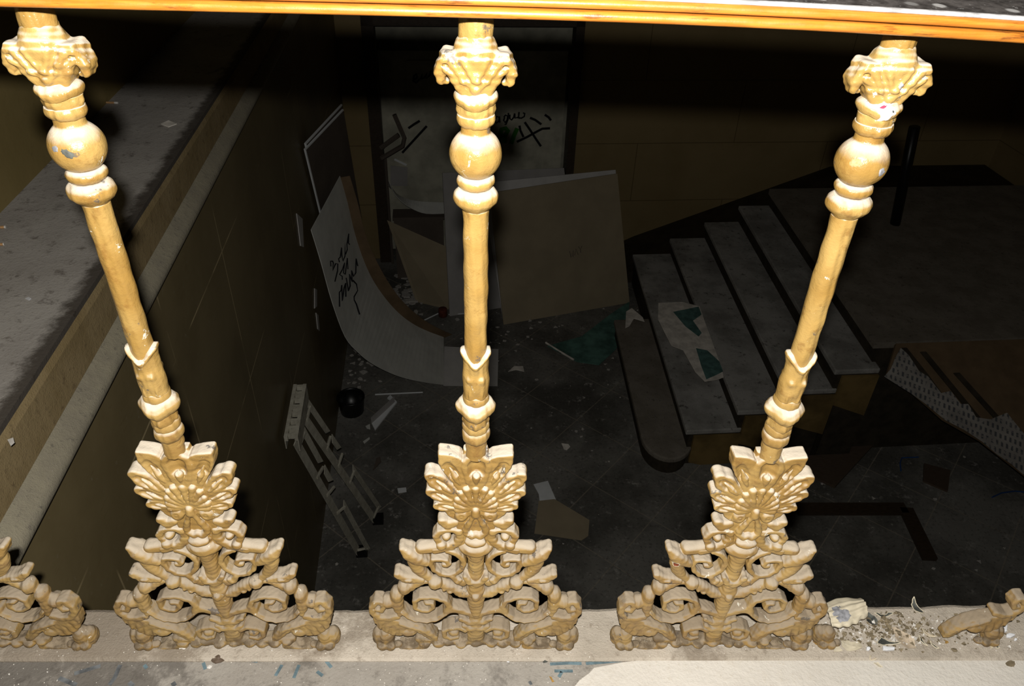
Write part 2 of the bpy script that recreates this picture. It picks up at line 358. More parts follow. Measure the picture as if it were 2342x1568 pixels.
# ------------------------------------------------------------------ measured shapes (millimetres from a baluster's axis and foot)
DATA = {'PAL':[(0.1,374.2),(7.5,373.8),(14.0,370.0),(16.4,366.8),(26.5,370.3),(35.1,371.4),(40.3,372.1),(41.7,370.1),(41.3,358.0),(39.0,349.6),(46.3,345.7),(54.4,340.2),(58.6,343.4),(59.3,340.2),(57.1,337.1),(50.3,329.5),(44.3,321.7),(50.7,319.0),(56.2,313.9),(59.2,316.1),(58.5,312.2),(54.7,307.6),(48.6,301.0),(43.2,297.2),(47.9,294.4),(51.5,288.4),(50.9,284.3),(47.3,282.0),(40.1,278.4),(36.0,276.8),(31.3,268.5),(26.6,263.3),(21.1,259.9),(18.1,259.5),(19.3,253.2),(18.6,247.5),(16.2,240.4),(10.6,233.5),(5.4,231.8),(0.0,233.2)],
 'PALC':(0.0,284.6),
 'LOBES':[(1.1,372.6),(36.9,367.9),(55.7,340.2),(56.7,312.8),(49.4,288.4),(23.8,266.4)],
 'BLUNT':[(15.2,364.4),(18.4,367.7),(26.5,370.4),(35.5,371.8),(40.5,372.3),(42.0,370.1),(41.7,358.0),(39.0,349.1),(31.6,335.6),(16.8,308.6),(10.6,308.5),(8.7,322.7),(12.5,345.4)],
 'NOTCH':[(16.4,366.8),(39.0,349.6),(44.3,321.7),(43.2,297.2),(36.0,276.8)],
 'PETALS':[(0.1,323.9),(11.8,321.7),(19.0,314.4),(22.8,303.4),(24.3,293.5),(23.5,285.5)],
 'EYE':(16.8,273.2),
 'MOUTH':[(0.0,271.7),(-6.7,257.2),(6.8,257.3),(0.0,243.2)],
 'LIP':[(-11.5,243.1),(-4.9,237.4),(0.0,240.3),(5.0,237.5),(11.6,243.3)],
 'TONGUE':(0.0,228.1),
 'WEB':[(-13.6,370.9),(-15.6,347.7),(15.4,348.1),(13.4,371.2)],
 'T':{'upper_scroll':[(34.5,205.9),(25.9,202.1),(18.3,193.8),(14.5,183.1),(17.1,172.4),(23.6,163.0),(33.5,158.4),(44.4,160.8),(53.0,169.4),(56.5,180.3),(53.3,188.7),(44.6,189.4),(36.8,187.1),(33.1,181.7),(36.1,177.9),(39.9,179.4)],
 'calyx':[(29.1,156.8),(22.8,148.0),(16.9,143.9),(12.3,149.5)],
 'arm':[(30.5,212.5),(42.1,209.7),(54.7,206.8),(67.2,206.1)],
 'lip':[(90.1,209.5),(82.8,201.7),(72.7,191.8),(61.8,183.4)],
 'horn':[(75.5,194.1),(76.5,181.9),(73.7,169.5),(67.2,158.5),(59.6,149.7)],
 'leaf':[(69.6,149.0),(79.5,149.8),(89.4,151.5),(98.5,158.6)],
 'knob_arm':[(9.0,116.2),(19.1,119.5),(28.1,127.8),(37.0,133.5),(46.0,138.4),(53.8,142.5)],
 'out_arm':[(56.8,143.3),(67.9,140.9),(77.2,135.3),(84.6,128.0),(91.7,128.0)],
 'bulb':[(91.6,129.6),(102.8,112.3),(115.4,98.9)],
 'tip':[(103.4,101.4),(102.2,87.7),(100.5,76.4)],
 'node':[(51.8,144.1)],
 'eye_scroll':[(98.3,83.4),(89.6,71.2),(79.4,64.6),(64.8,62.3),(50.0,67.6),(39.3,78.9),(34.9,92.7),(39.7,103.7),(49.8,110.5),(60.9,112.7),(72.2,111.0),(80.2,103.8),(79.8,90.2),(71.3,83.3),(61.9,84.2),(56.0,91.0),(57.3,98.7),(63.4,100.4)],
 'link':[(0.4,71.0),(10.3,78.0),(20.6,83.2),(30.9,85.8),(38.2,82.4)],
 'chev':[(-0.1,61.3),(9.3,57.8),(19.7,65.8)],
 'chevb':[(-0.1,46.2),(8.3,43.5),(15.7,48.9)],
 'base_scroll':[(13.6,41.7),(23.1,47.4),(33.7,46.2),(42.8,39.9),(43.1,28.9),(35.2,22.5),(25.5,26.2)],
 'disc':[(30.2,34.4),(91.5,33.6)],
 'ground':[(-0.1,15.0),(21.4,11.3),(45.1,13.2),(62.2,16.0),(77.2,17.9)],
 'base_leaf':[(49.3,16.9),(57.6,27.1),(67.8,39.9),(79.1,49.0),(94.6,55.3),(110.3,58.0),(123.7,62.4),(132.6,69.5)],
 'flute':[(82.6,41.7),(93.3,39.0),(104.0,38.5),(114.5,40.9),(124.2,47.2),(131.0,56.2)],
 'leaf_poly':[(52.3,23.4),(62.5,39.0),(71.7,49.0),(81.9,55.2),(94.4,59.7),(106.8,63.3),(119.1,67.7),(128.2,72.1),(136.5,73.9),(137.5,66.9),(136.6,56.2),(134.1,52.6),(132.5,45.1),(128.5,41.8),(126.1,35.4),(121.4,33.6),(118.1,27.9),(112.7,28.3),(108.0,24.9),(102.7,27.5),(97.7,26.8),(92.8,32.3),(87.2,33.6),(81.2,36.3),(74.5,30.8),(67.4,21.6),(59.0,14.5),(51.5,13.7)],
 'leaf_cut':[(132.5,45.1),(126.1,35.4),(118.1,27.9),(108.0,24.9),(97.7,26.8),(87.2,33.6)],
 'leaf_top':[(128.6,66.9),(118.3,63.3),(108.1,58.8),(97.8,55.3),(88.5,50.8),(79.2,46.3)],
 'leaf_rib':[(57.7,23.4),(71.9,42.6),(86.4,50.8),(100.9,56.2)],
 'end_curl':[(105.2,71.2),(119.1,66.8),(129.4,70.4),(136.4,80.9),(136.0,92.9),(130.0,103.1),(123.4,103.1),(120.3,94.6),(123.5,86.0),(128.7,86.9)],
 'foot':[(121.9,34.3),(131.4,36.2),(125.1,19.6)],
 'stem':[(0.0,195.2),(0.0,156.6),(0.0,142.3),(0.0,124.4),(0.0,107.8),(0.0,90.9),(0.0,75.4)],
 'ring':[(-13.3,159.7),(-7.4,149.4),(0.0,145.8),(7.5,149.5),(13.3,159.8)],
 'bowl':[(0.0,210.9),(0.0,196.7)],
 'knot':[(-0.3,119.4)],
 'curl':[(19.9,240.5),(26.9,245.1),(35.4,244.8),(43.9,240.6),(48.4,232.8),(45.3,224.1),(39.8,218.2),(35.6,214.5)],
 'curl_left':[(20.4,241.9),(18.2,230.4),(22.1,220.3),(29.3,214.5),(37.1,210.1),(50.7,205.7)],
 'curl_lobe':[(25.3,258.1),(33.3,254.0),(40.1,260.3)],
 'curl_nub':[(35.6,234.1)],
 'neckfill':[(0.1,246.0),(0.1,220.1)]},'POST':[(12.87,832.4),(12.98,824.3),(13.21,819.2),(13.02,808.3),(12.94,801.0)],
 'RING_A':[(12.6,773.2),(14.02,771.1),(16.87,768.6),(18.85,765.8),(17.67,762.6),(15.94,760.1)],
 'NECK':[(15.57,761.2),(15.08,758.3),(14.95,755.5),(14.28,751.8)],
 'RING_B':[(14.99,752.6),(15.73,750.7),(16.29,748.9),(15.79,746.4),(14.03,743.8),(12.25,742.3)],
 'BALL':(22.3,717.7),
 'RING_C':[(13.49,699.2),(15.39,697.6),(16.93,694.8),(16.6,692.0),(14.75,689.1),(13.25,687.9)],
 'RING_D':[(14.39,687.5),(16.69,685.4),(19.02,682.5),(20.03,679.2),(19.52,675.5),(16.89,672.1),(13.86,669.2),(11.57,667.1)],
 'SHAFT':[(11.94,667.9),(11.63,661.1),(11.64,612.0),(11.43,563.6),(11.3,511.1),(10.69,488.9)],
 'CALYX':[(14.43,513.3),(14.27,507.8),(12.81,500.6),(12.7,488.9),(13.81,475.7),(13.6,465.8),(12.99,458.2),(13.03,454.6)],
 'RING_E':[(12.32,456.4),(13.49,454.0),(14.21,450.4),(13.79,446.8),(11.97,444.4)],
 'FLANGE':[(11.93,449.2),(17.02,445.6),(20.56,440.2),(19.93,435.3),(16.76,429.8),(12.12,427.3)],
 'NECK2':[(13.02,431.0),(14.02,424.2),(14.3,419.2),(13.87,416.0),(12.71,413.5)],
 'RING_G':[(12.68,417.3),(14.11,414.8),(14.62,411.0),(14.19,407.2),(12.79,404.6)],
 'RING_H':[(12.78,405.9),(14.95,402.7),(15.47,398.2),(14.8,393.7),(12.45,390.4),(10.55,387.8)],
 'STUB':[(11.0,391.7),(10.83,381.9),(11.2,365.1)],
 'CAP':{'top':802.0,'half':27.2,'ztip':776.7,'zbot':771.1,'rbot':13.6,'rmid':15.6,'zmid':785.3}}
T = DATA['T']

# ------------------------------------------------------------------ distance-field modeller for the castings (mm)
class Field:
    def __init__(s, lo, hi, h):
        s.lo = np.array(lo, float); s.h = h
        s.n = np.ceil((np.array(hi)-s.lo)/h).astype(int)+1
        s.x = s.lo[0]+np.arange(s.n[0])*h; s.y = s.lo[1]+np.arange(s.n[1])*h; s.z = s.lo[2]+np.arange(s.n[2])*h
        s.F = np.full(s.n, 20.0, np.float32)
    def win(s, lo, hi):
        a = np.clip(np.floor((np.array(lo)-s.lo)/s.h).astype(int), 0, s.n); b = np.clip(np.ceil((np.array(hi)-s.lo)/s.h).astype(int)+1, 0, s.n)
        return tuple(slice(p, q) for p, q in zip(a, b))
    def put(s, w, d, k, sub=False):
        A = s.F[w]
        if A.size == 0: return
        if sub:
            d = -d; h = np.clip(0.5-0.5*(A-d)/k, 0, 1)   # smooth max
            s.F[w] = A*(1-h)+d*h + k*h*(1-h)
        else:
            h = np.clip(0.5+0.5*(A-d)/k, 0, 1)
            s.F[w] = A*(1-h)+d*h - k*h*(1-h)
    def chain(s, pts, r, d=None, yc=0.0, k=2.0, round_=0.75, sub=False):
        """ribbon along pts (x,z): half thickness r in the plane, half depth d front to back (None: round bar)"""
        n = len(pts); r = [r]*n if np.isscalar(r) else list(np.interp(np.linspace(0, 1, n), np.linspace(0, 1, len(r)), r))
        y = [yc]*n if np.isscalar(yc) else list(np.interp(np.linspace(0, 1, n), np.linspace(0, 1, len(yc)), yc))
        dd = None if d is None else ([d]*n if np.isscalar(d) else list(np.interp(np.linspace(0, 1, n), np.linspace(0, 1, len(d)), d)))
        p = np.array(pts, float); mr = max(r)+2*k+2; md = (max(dd) if dd else max(r))+2*k+2
        w = s.win((p[:, 0].min()-mr, min(y)-md, p[:, 1].min()-mr), (p[:, 0].max()+mr, max(y)+md, p[:, 1].max()+mr))
        X = s.x[w[0]][:, None]; Z = s.z[w[2]][None, :]; Y = s.y[w[1]][None, :, None]
        if X.size == 0 or Z.size == 0 or Y.size == 0: return
        best = np.full((X.shape[0], Z.shape[1]), 1e9); rr = np.zeros_like(best); yy = np.zeros_like(best); dp = np.zeros_like(best)
        for i in range(n-1):
            a, b = p[i], p[i+1]; ab = b-a; L = max((ab*ab).sum(), 1e-9)
            t = np.clip(((X-a[0])*ab[0]+(Z-a[1])*ab[1])/L, 0, 1)
            e = np.hypot(X-a[0]-t*ab[0], Z-a[1]-t*ab[1]); ri = r[i]+t*(r[i+1]-r[i]); g = (e-ri) < (best-rr)
            best = np.where(g, e, best); rr = np.where(g, ri, rr); yy = np.where(g, y[i]+t*(y[i+1]-y[i]), yy)
            if dd: dp = np.where(g, dd[i]+t*(dd[i+1]-dd[i]), dp)
        if dd is None:
            D = np.sqrt(best[:, None, :]**2+(Y-yy[:, None, :])**2)-rr[:, None, :]
        else:
            e = round_*np.minimum(rr, dp)[:, None, :]
            qx = best[:, None, :]-rr[:, None, :]+e; qy = np.abs(Y-yy[:, None, :])-dp[:, None, :]+e
            D = np.sqrt(np.maximum(qx, 0)**2+np.maximum(qy, 0)**2)+np.minimum(np.maximum(qx, qy), 0)-e
        s.put(w, D, k, sub)
    def ball(s, c, r, k=2.0, sub=False):
        c = np.array(c, float); r = np.array(r, float); mr = r+2*k+3
        w = s.win(c-mr, c+mr)
        q = [(g-c[i])/r[i] for i, g in enumerate((s.x[w[0]][:, None, None], s.y[w[1]][None, :, None], s.z[w[2]][None, None, :]))]
        k0 = np.sqrt(q[0]**2+q[1]**2+q[2]**2); g = np.sqrt((q[0]/r[0])**2+(q[1]/r[1])**2+(q[2]/r[2])**2)
        s.put(w, k0*(k0-1)/np.maximum(g, 1e-6), k, sub)
    def bar3(s, pts, r, k=1.5, sub=False):
        """round bar through 3-D points"""
        n = len(pts); r = [r]*n if np.isscalar(r) else list(np.interp(np.linspace(0, 1, n), np.linspace(0, 1, len(r)), r))
        p = np.array(pts, float); mr = max(r)+2*k+2
        w = s.win(p.min(0)-mr, p.max(0)+mr)
        X = s.x[w[0]][:, None, None]; Y = s.y[w[1]][None, :, None]; Z = s.z[w[2]][None, None, :]
        D = None
        for i in range(n-1):
            a, b = p[i], p[i+1]; ab = b-a; L = max((ab*ab).sum(), 1e-9)
            t = np.clip(((X-a[0])*ab[0]+(Y-a[1])*ab[1]+(Z-a[2])*ab[2])/L, 0, 1)
            e = np.sqrt((X-a[0]-t*ab[0])**2+(Y-a[1]-t*ab[1])**2+(Z-a[2]-t*ab[2])**2)-(r[i]+t*(r[i+1]-r[i]))
            D = e if D is None else np.minimum(D, e)
        s.put(w, D, k, sub)
    def plate(s, poly, y0, y1, k=1.5, e=2.0):
        """outline poly (x,z) cut out of a plate between y0 and y1, edges rounded by e"""
        P = np.array(poly, float); n = len(P); mr = 2*k+4
        w = s.win((P[:, 0].min()-mr, y0-mr, P[:, 1].min()-mr), (P[:, 0].max()+mr, y1+mr, P[:, 1].max()+mr))
        X = s.x[w[0]][:, None]; Z = s.z[w[2]][None, :]; Y = s.y[w[1]][None, :, None]
        d = np.full((X.shape[0], Z.shape[1]), 1e9); ins = np.zeros(d.shape, bool)
        for i in range(n):
            a, b = P[i], P[(i+1) % n]; ab = b-a; L = max((ab*ab).sum(), 1e-9)
            t = np.clip(((X-a[0])*ab[0]+(Z-a[1])*ab[1])/L, 0, 1)
            d = np.minimum(d, np.hypot(X-a[0]-t*ab[0], Z-a[1]-t*ab[1]))
            if abs(b[1]-a[1]) > 1e-9:
                cr = ((Z >= a[1]) != (Z >= b[1])) & (X < a[0]+(Z-a[1])/(b[1]-a[1])*ab[0]); ins ^= cr
        d = np.where(ins, -d, d)[:, None, :]
        qx = d+e; qy = np.abs(Y-(y0+y1)/2)-(y1-y0)/2+e
        s.put(w, np.sqrt(np.maximum(qx, 0)**2+np.maximum(qy, 0)**2)+np.minimum(np.maximum(qx, qy), 0)-e, k)
    def wobble(s, amp=0.35, wl=9.0, seed=1):
        rg = np.random.RandomState(seed); X = s.x[:, None, None]; Y = s.y[None, :, None]; Z = s.z[None, None, :]
        for i in range(4):
            v = rg.normal(size=3); v /= np.linalg.norm(v); kk = 2*math.pi/(wl*(0.6+0.25*i)); ph = rg.rand()*6.28
            s.F += (amp*0.5*np.sin(kk*(v[0]*X+v[1]*Y+v[2]*Z)+ph)).astype(np.float32)
    def mesh(s):
        """surface nets"""
        F = s.F; n = F.shape; I = F < 0
        cnt = np.zeros((n[0]-1, n[1]-1, n[2]-1), np.int8)
        for a in (0, 1):
            for b in (0, 1):
                for c in (0, 1): cnt += I[a:n[0]-1+a, b:n[1]-1+b, c:n[2]-1+c]
        act = (cnt > 0) & (cnt < 8); idx = np.full(act.shape, -1, np.int64); cells = np.argwhere(act); idx[act] = np.arange(len(cells))
        acc = np.zeros((len(cells), 3)); num = np.zeros(len(cells))
        ci, cj, ck = cells.T
        for ax in range(3):
            for u in (0, 1):
                for v in (0, 1):
                    o = [0, 0, 0]; o[(ax+1) % 3] = u; o[(ax+2) % 3] = v; o2 = list(o); o2[ax] = 1
                    fa = F[ci+o[0], cj+o[1], ck+o[2]]; fb = F[ci+o2[0], cj+o2[1], ck+o2[2]]
                    cr = (fa < 0) != (fb < 0); t = np.where(cr, fa/np.where(cr, fa-fb, 1), 0)
                    P = np.tile(np.array(o, float), (len(cells), 1)); P[:, ax] = t
                    acc += P*cr[:, None]; num += cr
        V = (cells+acc/num[:, None])*s.h+s.lo
        Q = []
        for ax in range(3):
            b, c = (ax+1) % 3, (ax+2) % 3
            sl0 = [slice(None)]*3; sl1 = [slice(None)]*3; sl0[ax] = slice(0, n[ax]-1); sl1[ax] = slice(1, n[ax])
            A = I[tuple(sl0)]; B = I[tuple(sl1)]
            for flip, msk in ((0, A & ~B), (1, ~A & B)):
                e = np.argwhere(msk); e = e[(e[:, b] > 0) & (e[:, c] > 0) & (e[:, b] < n[b]-1) & (e[:, c] < n[c]-1)]
                q = []
                for (u, v) in ((-1, -1), (0, -1), (0, 0), (-1, 0)):
                    g = e.copy(); g[:, b] += u; g[:, c] += v; q.append(idx[g[:, 0], g[:, 1], g[:, 2]])
                q = np.stack(q, 1); Q.append(q[:, ::-1] if flip else q)
        Q = np.concatenate(Q); Q = Q[(Q >= 0).all(1)]
        # one relaxing pass takes the grid steps out
        for _ in range(1):
            nb = np.zeros_like(V); ct = np.zeros(len(V))
            for a, b in ((0, 1), (1, 2), (2, 3), (3, 0)):
                np.add.at(nb, Q[:, a], V[Q[:, b]]); np.add.at(nb, Q[:, b], V[Q[:, a]])
                np.add.at(ct, Q[:, a], 1); np.add.at(ct, Q[:, b], 1)
            V = V*0.5+0.5*nb/np.maximum(ct, 1)[:, None]
        return V*0.001, Q
def cast(name, fld, parent, mat=None):
    V, Q = fld.mesh(); return from_arrays(name, V, Q, mat or M['paint'], parent)
def mirror_copy(o, parent):
    me = o.data; n = len(me.vertices); co = np.empty(n*3, np.float32); me.vertices.foreach_get('co', co); co = co.reshape(-1, 3).copy(); co[:, 0] *= -1
    q = np.empty(len(me.loops), np.int32); me.loops.foreach_get('vertex_index', q); q = q.reshape(-1, 4)[:, ::-1]
    return from_arrays(o.name.split('.')[0], co, q, me.materials[0], parent)

def wob(P, amp, wl, seed):
    rg = np.random.RandomState(seed); o = np.zeros(P.shape[:-1])
    for i in range(5):
        v = rg.normal(size=3); v /= np.linalg.norm(v); o += amp*0.45*np.sin(2*math.pi/(wl*(0.5+0.3*i))*(P@v)+rg.rand()*6.28)
    return o
def lathe(name, prof, parent, rel=None, zrel=None, step=1.0, seg=72, amp=0.25, wl=11.0, seed=3, mat=None):
    """turned piece: prof (radius, height) in mm from top down; rel(th, z, r)->dr, zrel(th, z)->dz"""
    pts = [prof[0]]
    for a, b in zip(prof[:-1], prof[1:]):
        L = math.hypot(b[0]-a[0], b[1]-a[1]); k = max(1, int(L/step))
        for i in range(1, k+1): pts.append((a[0]+(b[0]-a[0])*i/k, a[1]+(b[1]-a[1])*i/k))
    p = np.array(pts)
    for _ in range(2):
        p[1:-1] = 0.5*p[1:-1]+0.25*(p[:-2]+p[2:])
    th = np.linspace(0, 2*math.pi, seg, endpoint=False)
    r = np.repeat(p[:, 0][:, None], seg, 1); z = np.repeat(p[:, 1][:, None], seg, 1); TH = np.repeat(th[None], len(p), 0)
    if rel: r = r+rel(TH, z, r)
    if zrel: z = z+zrel(TH, z)
    P = np.stack([r*np.cos(TH), r*np.sin(TH), z], -1); r = r+wob(P, amp, wl, seed)
    P = np.stack([r*np.cos(TH), r*np.sin(TH), z], -1)
    V = P.reshape(-1, 3)*0.001; n = len(p); i = np.arange(n-1)[:, None]*seg; j = np.arange(seg)[None]; j2 = (j+1) % seg
    Q = np.stack([i+seg+j, i+seg+j2, i+j2, i+j], -1).reshape(-1, 4)
    # caps
    top = len(V); V = np.vstack([V, [[0, 0, p[0, 1]*0.001], [0, 0, p[-1, 1]*0.001]]])
    capt = np.stack([np.arange(seg), (np.arange(seg)+1) % seg, np.full(seg, top), np.full(seg, top)], 1)
    b0 = (n-1)*seg; capb = np.stack([b0+(np.arange(seg)+1) % seg, b0+np.arange(seg), np.full(seg, top+1), np.full(seg, top+1)], 1)
    me_o = from_arrays(name, V, Q, mat or M['paint'], parent)
    bm = bmesh.new(); bm.from_mesh(me_o.data); bm.verts.ensure_lookup_table()
    for q in list(capt)+list(capb): bm.faces.new([bm.verts[int(t)] for t in q[:3]])
    bm.to_mesh(me_o.data); bm.free()
    return me_o
bump2 = lambda th, z, t0, z0, st, sz: np.exp(-(((np.angle(np.exp(1j*(th-t0))))/st)**2)-((z-z0)/sz)**2)
FRONT = -math.pi/2
# ------------------------------------------------------------------ one cast-iron baluster
H = 0.95
def palmette(root):
    P = DATA['PAL']; cx, cz = DATA['PALC']
    f = Field((-76, -24, 196), (76, 22, 396), 0.85)
    low = [(x*0.98, z) for x, z in P if z < cz+8 and z < 280]
    w = DATA['WEB']; f.plate(w, 1, 13, 1.5, 3.0)
    f.chain([(0, 396), (0, 382)], [10.5, 12.0], None, 1.5, 4)
    body = [(0, cz+52), (26, cz+40), (38, cz+22), (42, cz+2), (34, cz-14), (24, cz-24), (22, 214), (0, 208)]
    f.plate(body+[(-x, z) for x, z in body[::-1] if x > 0], -5.5, 12.5, 1.0, 2.5)
    wds = (18.5, 14.0, 12.0, 10.0, 8.5, 7.0); ys = (-9.4, -7.4, -8.0, -7.2, -7.8, -8.4)
    order = [1, 3, 0, 2, 4, 5]
    for i in order:
        tx0, tz = DATA['LOBES'][i]
        for sx in (1, -1):
            if i == 0 and sx < 0: continue
            tx = tx0*sx; ux, uz = tx-cx, tz-cz; L = math.hypot(ux, uz); wd = wds[i]
            at = lambda t, o=0.0: (cx+ux*t-uz/L*o, cz+uz*t+ux/L*o)
            e = 1-wd*0.55/L
            g = Field((-76, -24, 196), (76, 22, 396), 0.85)
            if i in (1,):      # blunt, square-ended upper leaves
                pl = [(x*sx, z) for x, z in DATA['BLUNT']]
                g.plate(pl, ys[i], 13.0, 0.6, 2.6)
            else:
                g.chain([at(0.30), at(0.55), at(0.78), at(e)], [4.0, wd*0.72, wd*0.98, wd*0.60], (12.5-ys[i])/2, (12.5+ys[i])/2, 0.5, 0.35)
            # spoon-shaped hollow with a thick rim, a bud lying in it
            hw = wd*0.60; g.chain([at(0.52), at(0.70), at(0.84 if i else 0.80)], [hw*0.45, hw, hw*(0.85 if i else 1.05)], None, ys[i]-hw*0.40, 1.2, sub=True)
            g.chain([at(0.50), at(0.63), at(0.79 if i else 0.70)], [1.5, hw*0.46, 0.9], None, [ys[i], ys[i]+0.9, ys[i]+2.2], 0.7)
            k = 0.9; A, B2 = f.F, g.F; h = np.clip(0.5+0.5*(A-B2)/k, 0, 1); f.F = A*(1-h)+B2*h-k*h*(1-h)
    # fan of small petals round the mask's brow
    for i, (tx, tz) in enumerate(DATA['PETALS']):
        for sx in ((1, -1) if i else (1,)):
            q = [(cx+(tx*sx-cx)*t, cz+(tz-cz)*t) for t in (0.16, 0.55, 0.90)]
            f.chain(q, [1.6, 3.2, 4.7], None, [-8.0, -8.8, -7.6], 0.5)
    mo = DATA['MOUTH']
    for sx in (1, -1):
        ex, ez = DATA['EYE']; f.ball((ex*sx, -7.0, ez), (8.0, 5.5, 9.0), 1.2)
        f.ball((ex*sx, -13.0, ez+1), (4.2, 2.6, 4.4), 0.8, True); f.ball((ex*sx, -9.4, ez+1), (2.6, 2.2, 2.6), 0.6)
        f.chain([(2.5*sx, mo[0][1]+4), (mo[2][0]*sx*1.15, mo[2][1]+4), (mo[2][0]*sx*1.75, mo[3][1]+5)], [2.8, 3.4, 4.4], None, [-9.6, -9.0, -7.0], 1.0)
    f.ball((0, -9.2, mo[0][1]+9), (5.2, 5.5, 9.0), 1.5)
    f.chain(DATA['LIP'], [3.8, 5.0, 4.2, 5.0, 3.8], None, -7.4, 1.5)
    f.wobble(0.28, 13, 5)
    return cast('palmette', f, root)
def scroll_parts(root):
    """openwork foot: every scroll and leaf is a casting of its own; the left ones mirror the right"""
    z0 = 0.0; out = {}
    def mk(name, fn, lo, hi, amp=0.28, wl=10):
        f = Field(lo, hi, H); fn(f); f.wobble(amp, wl, len(name)); a = cast(name, f, root); out[name] = a; return a
    def stem(f):
        s = T['stem']
        f.chain(s[0:2], [10.8, 9.6], None, 1.0, 2); f.chain(s[1:4], [9.8, 9.2, 10.5], None, 1.0, 2)
        f.chain(s[3:7], [12, 11.5, 10, 6], 10.5, 2.0, 3)
        f.chain(T['ring'], [3.2, 4.2, 4.6, 4.2, 3.2], 12.5, 0.5, 1.4)
        f.ball((0, -9.0, T['knot'][0][1]), (5.4, 5.5, 5.5), 2.5)
        b = T['bowl']
        f.ball((0, 0.5, b[0][1]+1), (22.0, 17.0, 11.5), 2.5); f.chain([(0, b[0][1]), b[1]], [15, 10.5], None, 0.5, 4)
        f.ball((0, -9.5, DATA['TONGUE'][1]+1), (13.0, 7.5, 6.5), 1.0); f.chain(T['neckfill'], [13, 14], 10, 2.0, 3)
        for c in (T['chev'], T['chevb']):
            m2 = [(-x, z) for x, z in c[::-1]]; f.chain(m2+c[1:], 3.8, [9.5, 10.5, 9.5], 1.5, 1.6)
        g = s[6][1]; f.chain([(0, g), (0, 14)], [8, 12], 9.5, 2.5, 3)
        f.chain([(x*-1, z-3) for x, z in T['ground'][::-1]]+[(x, z-3) for x, z in T['ground'][1:]], 6.5, 9.0, 3.0, 2.5)
        for sx in (1, -1): f.chain([(sx*70, 4), (sx*86, -1), (sx*96, 0), (sx*104, -2)], [6, 3.0, 3.4, 2.5], 9.5, 1.0, 2.5)
        for i, x in enumerate((-70, -52, -38, -20, 0, 22, 37, 55, 72)): f.ball((x, -4.5-1.5*(i % 2), 8+2*(i % 3)), (8, 6, 5), 2)
    mk('stem', stem, (-128, -24, -3), (128, 24, 236), 0.5)
    def upper(f):
        f.chain(T['upper_scroll'], [3.6, 3.6, 3.4, 3.2, 3.2, 3.2, 3.4, 3.4, 3.2, 3.0, 3.0, 2.9, 2.8, 2.8, 2.8, 3.2], 9.5, 2.0, 1.0)
        f.chain(T['calyx'], [3.5, 6.2, 6.8, 4.0], 9.5, 1.0, 1.5)
        f.chain([T['calyx'][1], (T['calyx'][1][0]-3, T['calyx'][1][1]+4)], 3, None, -7.5, 1.5)
    mk('upper_scroll', upper, (0, -24, 120), (78, 24, 238))
    def horn(f):
        f.chain(T['arm'], [7.4, 7.2, 7.2, 7.6], [9.0, 8.4, 8.4, 9.5], 2.0, 3, 0.95)
        f.chain(T['lip'], [4.4, 8.0, 8.6, 5.2], [9.5, 13.5, 13.5, 10.0], 0.5, 1.2, 0.9)
        f.chain(T['horn'], [9.6, 9.2, 8.4, 7.2, 6.0], None, -0.5, 1.6)
    mk('horn', horn, (20, -24, 120), (112, 24, 250))
    def knob(f):
        f.chain(T['leaf'], [4.8, 7.0, 7.2, 5.2], 10.0, 1.5, 2)
        f.ball((T['leaf'][2][0]-4, -10.5, T['leaf'][2][1]), (10, 3.2, 4.2), 1.2, True)
        f.ball((T['leaf'][2][0]-4, -8.0, T['leaf'][2][1]), (6, 3.0, 2.4), 1.2)
        f.chain(T['knob_arm'], [7.0, 8.6, 7.0, 8.0, 7.2, 7.0], None, 0.0, 2.2)
        f.ball((T['node'][0][0], -4.0, T['node'][0][1]), (9.5, 10, 9.0), 1.6)
        f.chain(T['out_arm'], [5.4, 5.6, 5.8, 6.0, 6.5], None, 0.5, 2)
        for i, ((x, z), r) in enumerate(zip(T['bulb'], ((9.2, 11.5, 11.5), (9.0, 11.5, 12.5), (9.0, 11.0, 10.5)))): f.ball((x, 0.8, z), r, 1.0)
        f.chain([T['bulb'][0], T['bulb'][1], T['bulb'][2]], 6.0, None, 1.0, 1.5)
        f.chain(T['tip'], [8.5, 7.0, 3.2], 8.5, 0.0, 1.8)
        for q in (0.3, 0.7): 
            a, b = T['knob_arm'][2], T['knob_arm'][4]; f.ball((a[0]+(b[0]-a[0])*q, -5, a[1]+(b[1]-a[1])*q-5), (3.4, 4, 3), 1.2)
    mk('knotted_branch', knob, (8, -26, 60), (132, 26, 170), 0.38, 9)
    def eye(f):
        f.chain(T['eye_scroll'], [3.7]*6+[3.8, 3.4, 3.2, 3.1, 3.1, 3.1, 3.0, 2.9, 2.8, 2.8, 3.0, 3.4], 9.5, 2.0, 1.0)
        x, z = T['eye_scroll'][-1]; f.ball((x+1, 2.0, z), (5, 9.5, 4.4), 1.2)
        f.chain(T['link'], [5.0, 4.4, 5.4, 6.4, 5.0], 9.5, 2.0, 2)
        f.chain([(x, z) for x, z in T['eye_scroll'][:6]], 1.4, None, -8.2, 0.8)
    mk('spiral_scroll', eye, (-6, -24, 45), (122, 24, 136))
    def leaf(f):
        f.plate(T['leaf_poly'], -7.0, 11.5, 1.5, 3.2)
        for (a, c_) in zip(T['leaf_top'], T['leaf_cut']):
            mx = ((a[0]+c_[0])/2+1.5, (a[1]+c_[1])/2+2.0); f.chain([a, mx, c_], [1.0, 2.4, 3.2], None, [-8.2, -8.2, -7.6], 1.1, sub=True)
        f.chain(T['leaf_rib'], [2.2, 3.0, 3.2, 2.8], None, [-5, -7.2, -7.6, -6.6], 1.6)
        f.chain(T['end_curl'], [5.0, 5.0, 5.0, 4.6, 4.4, 4.2, 3.8, 3.4, 3.4, 4.0], 10.0, 1.0, 1.0)
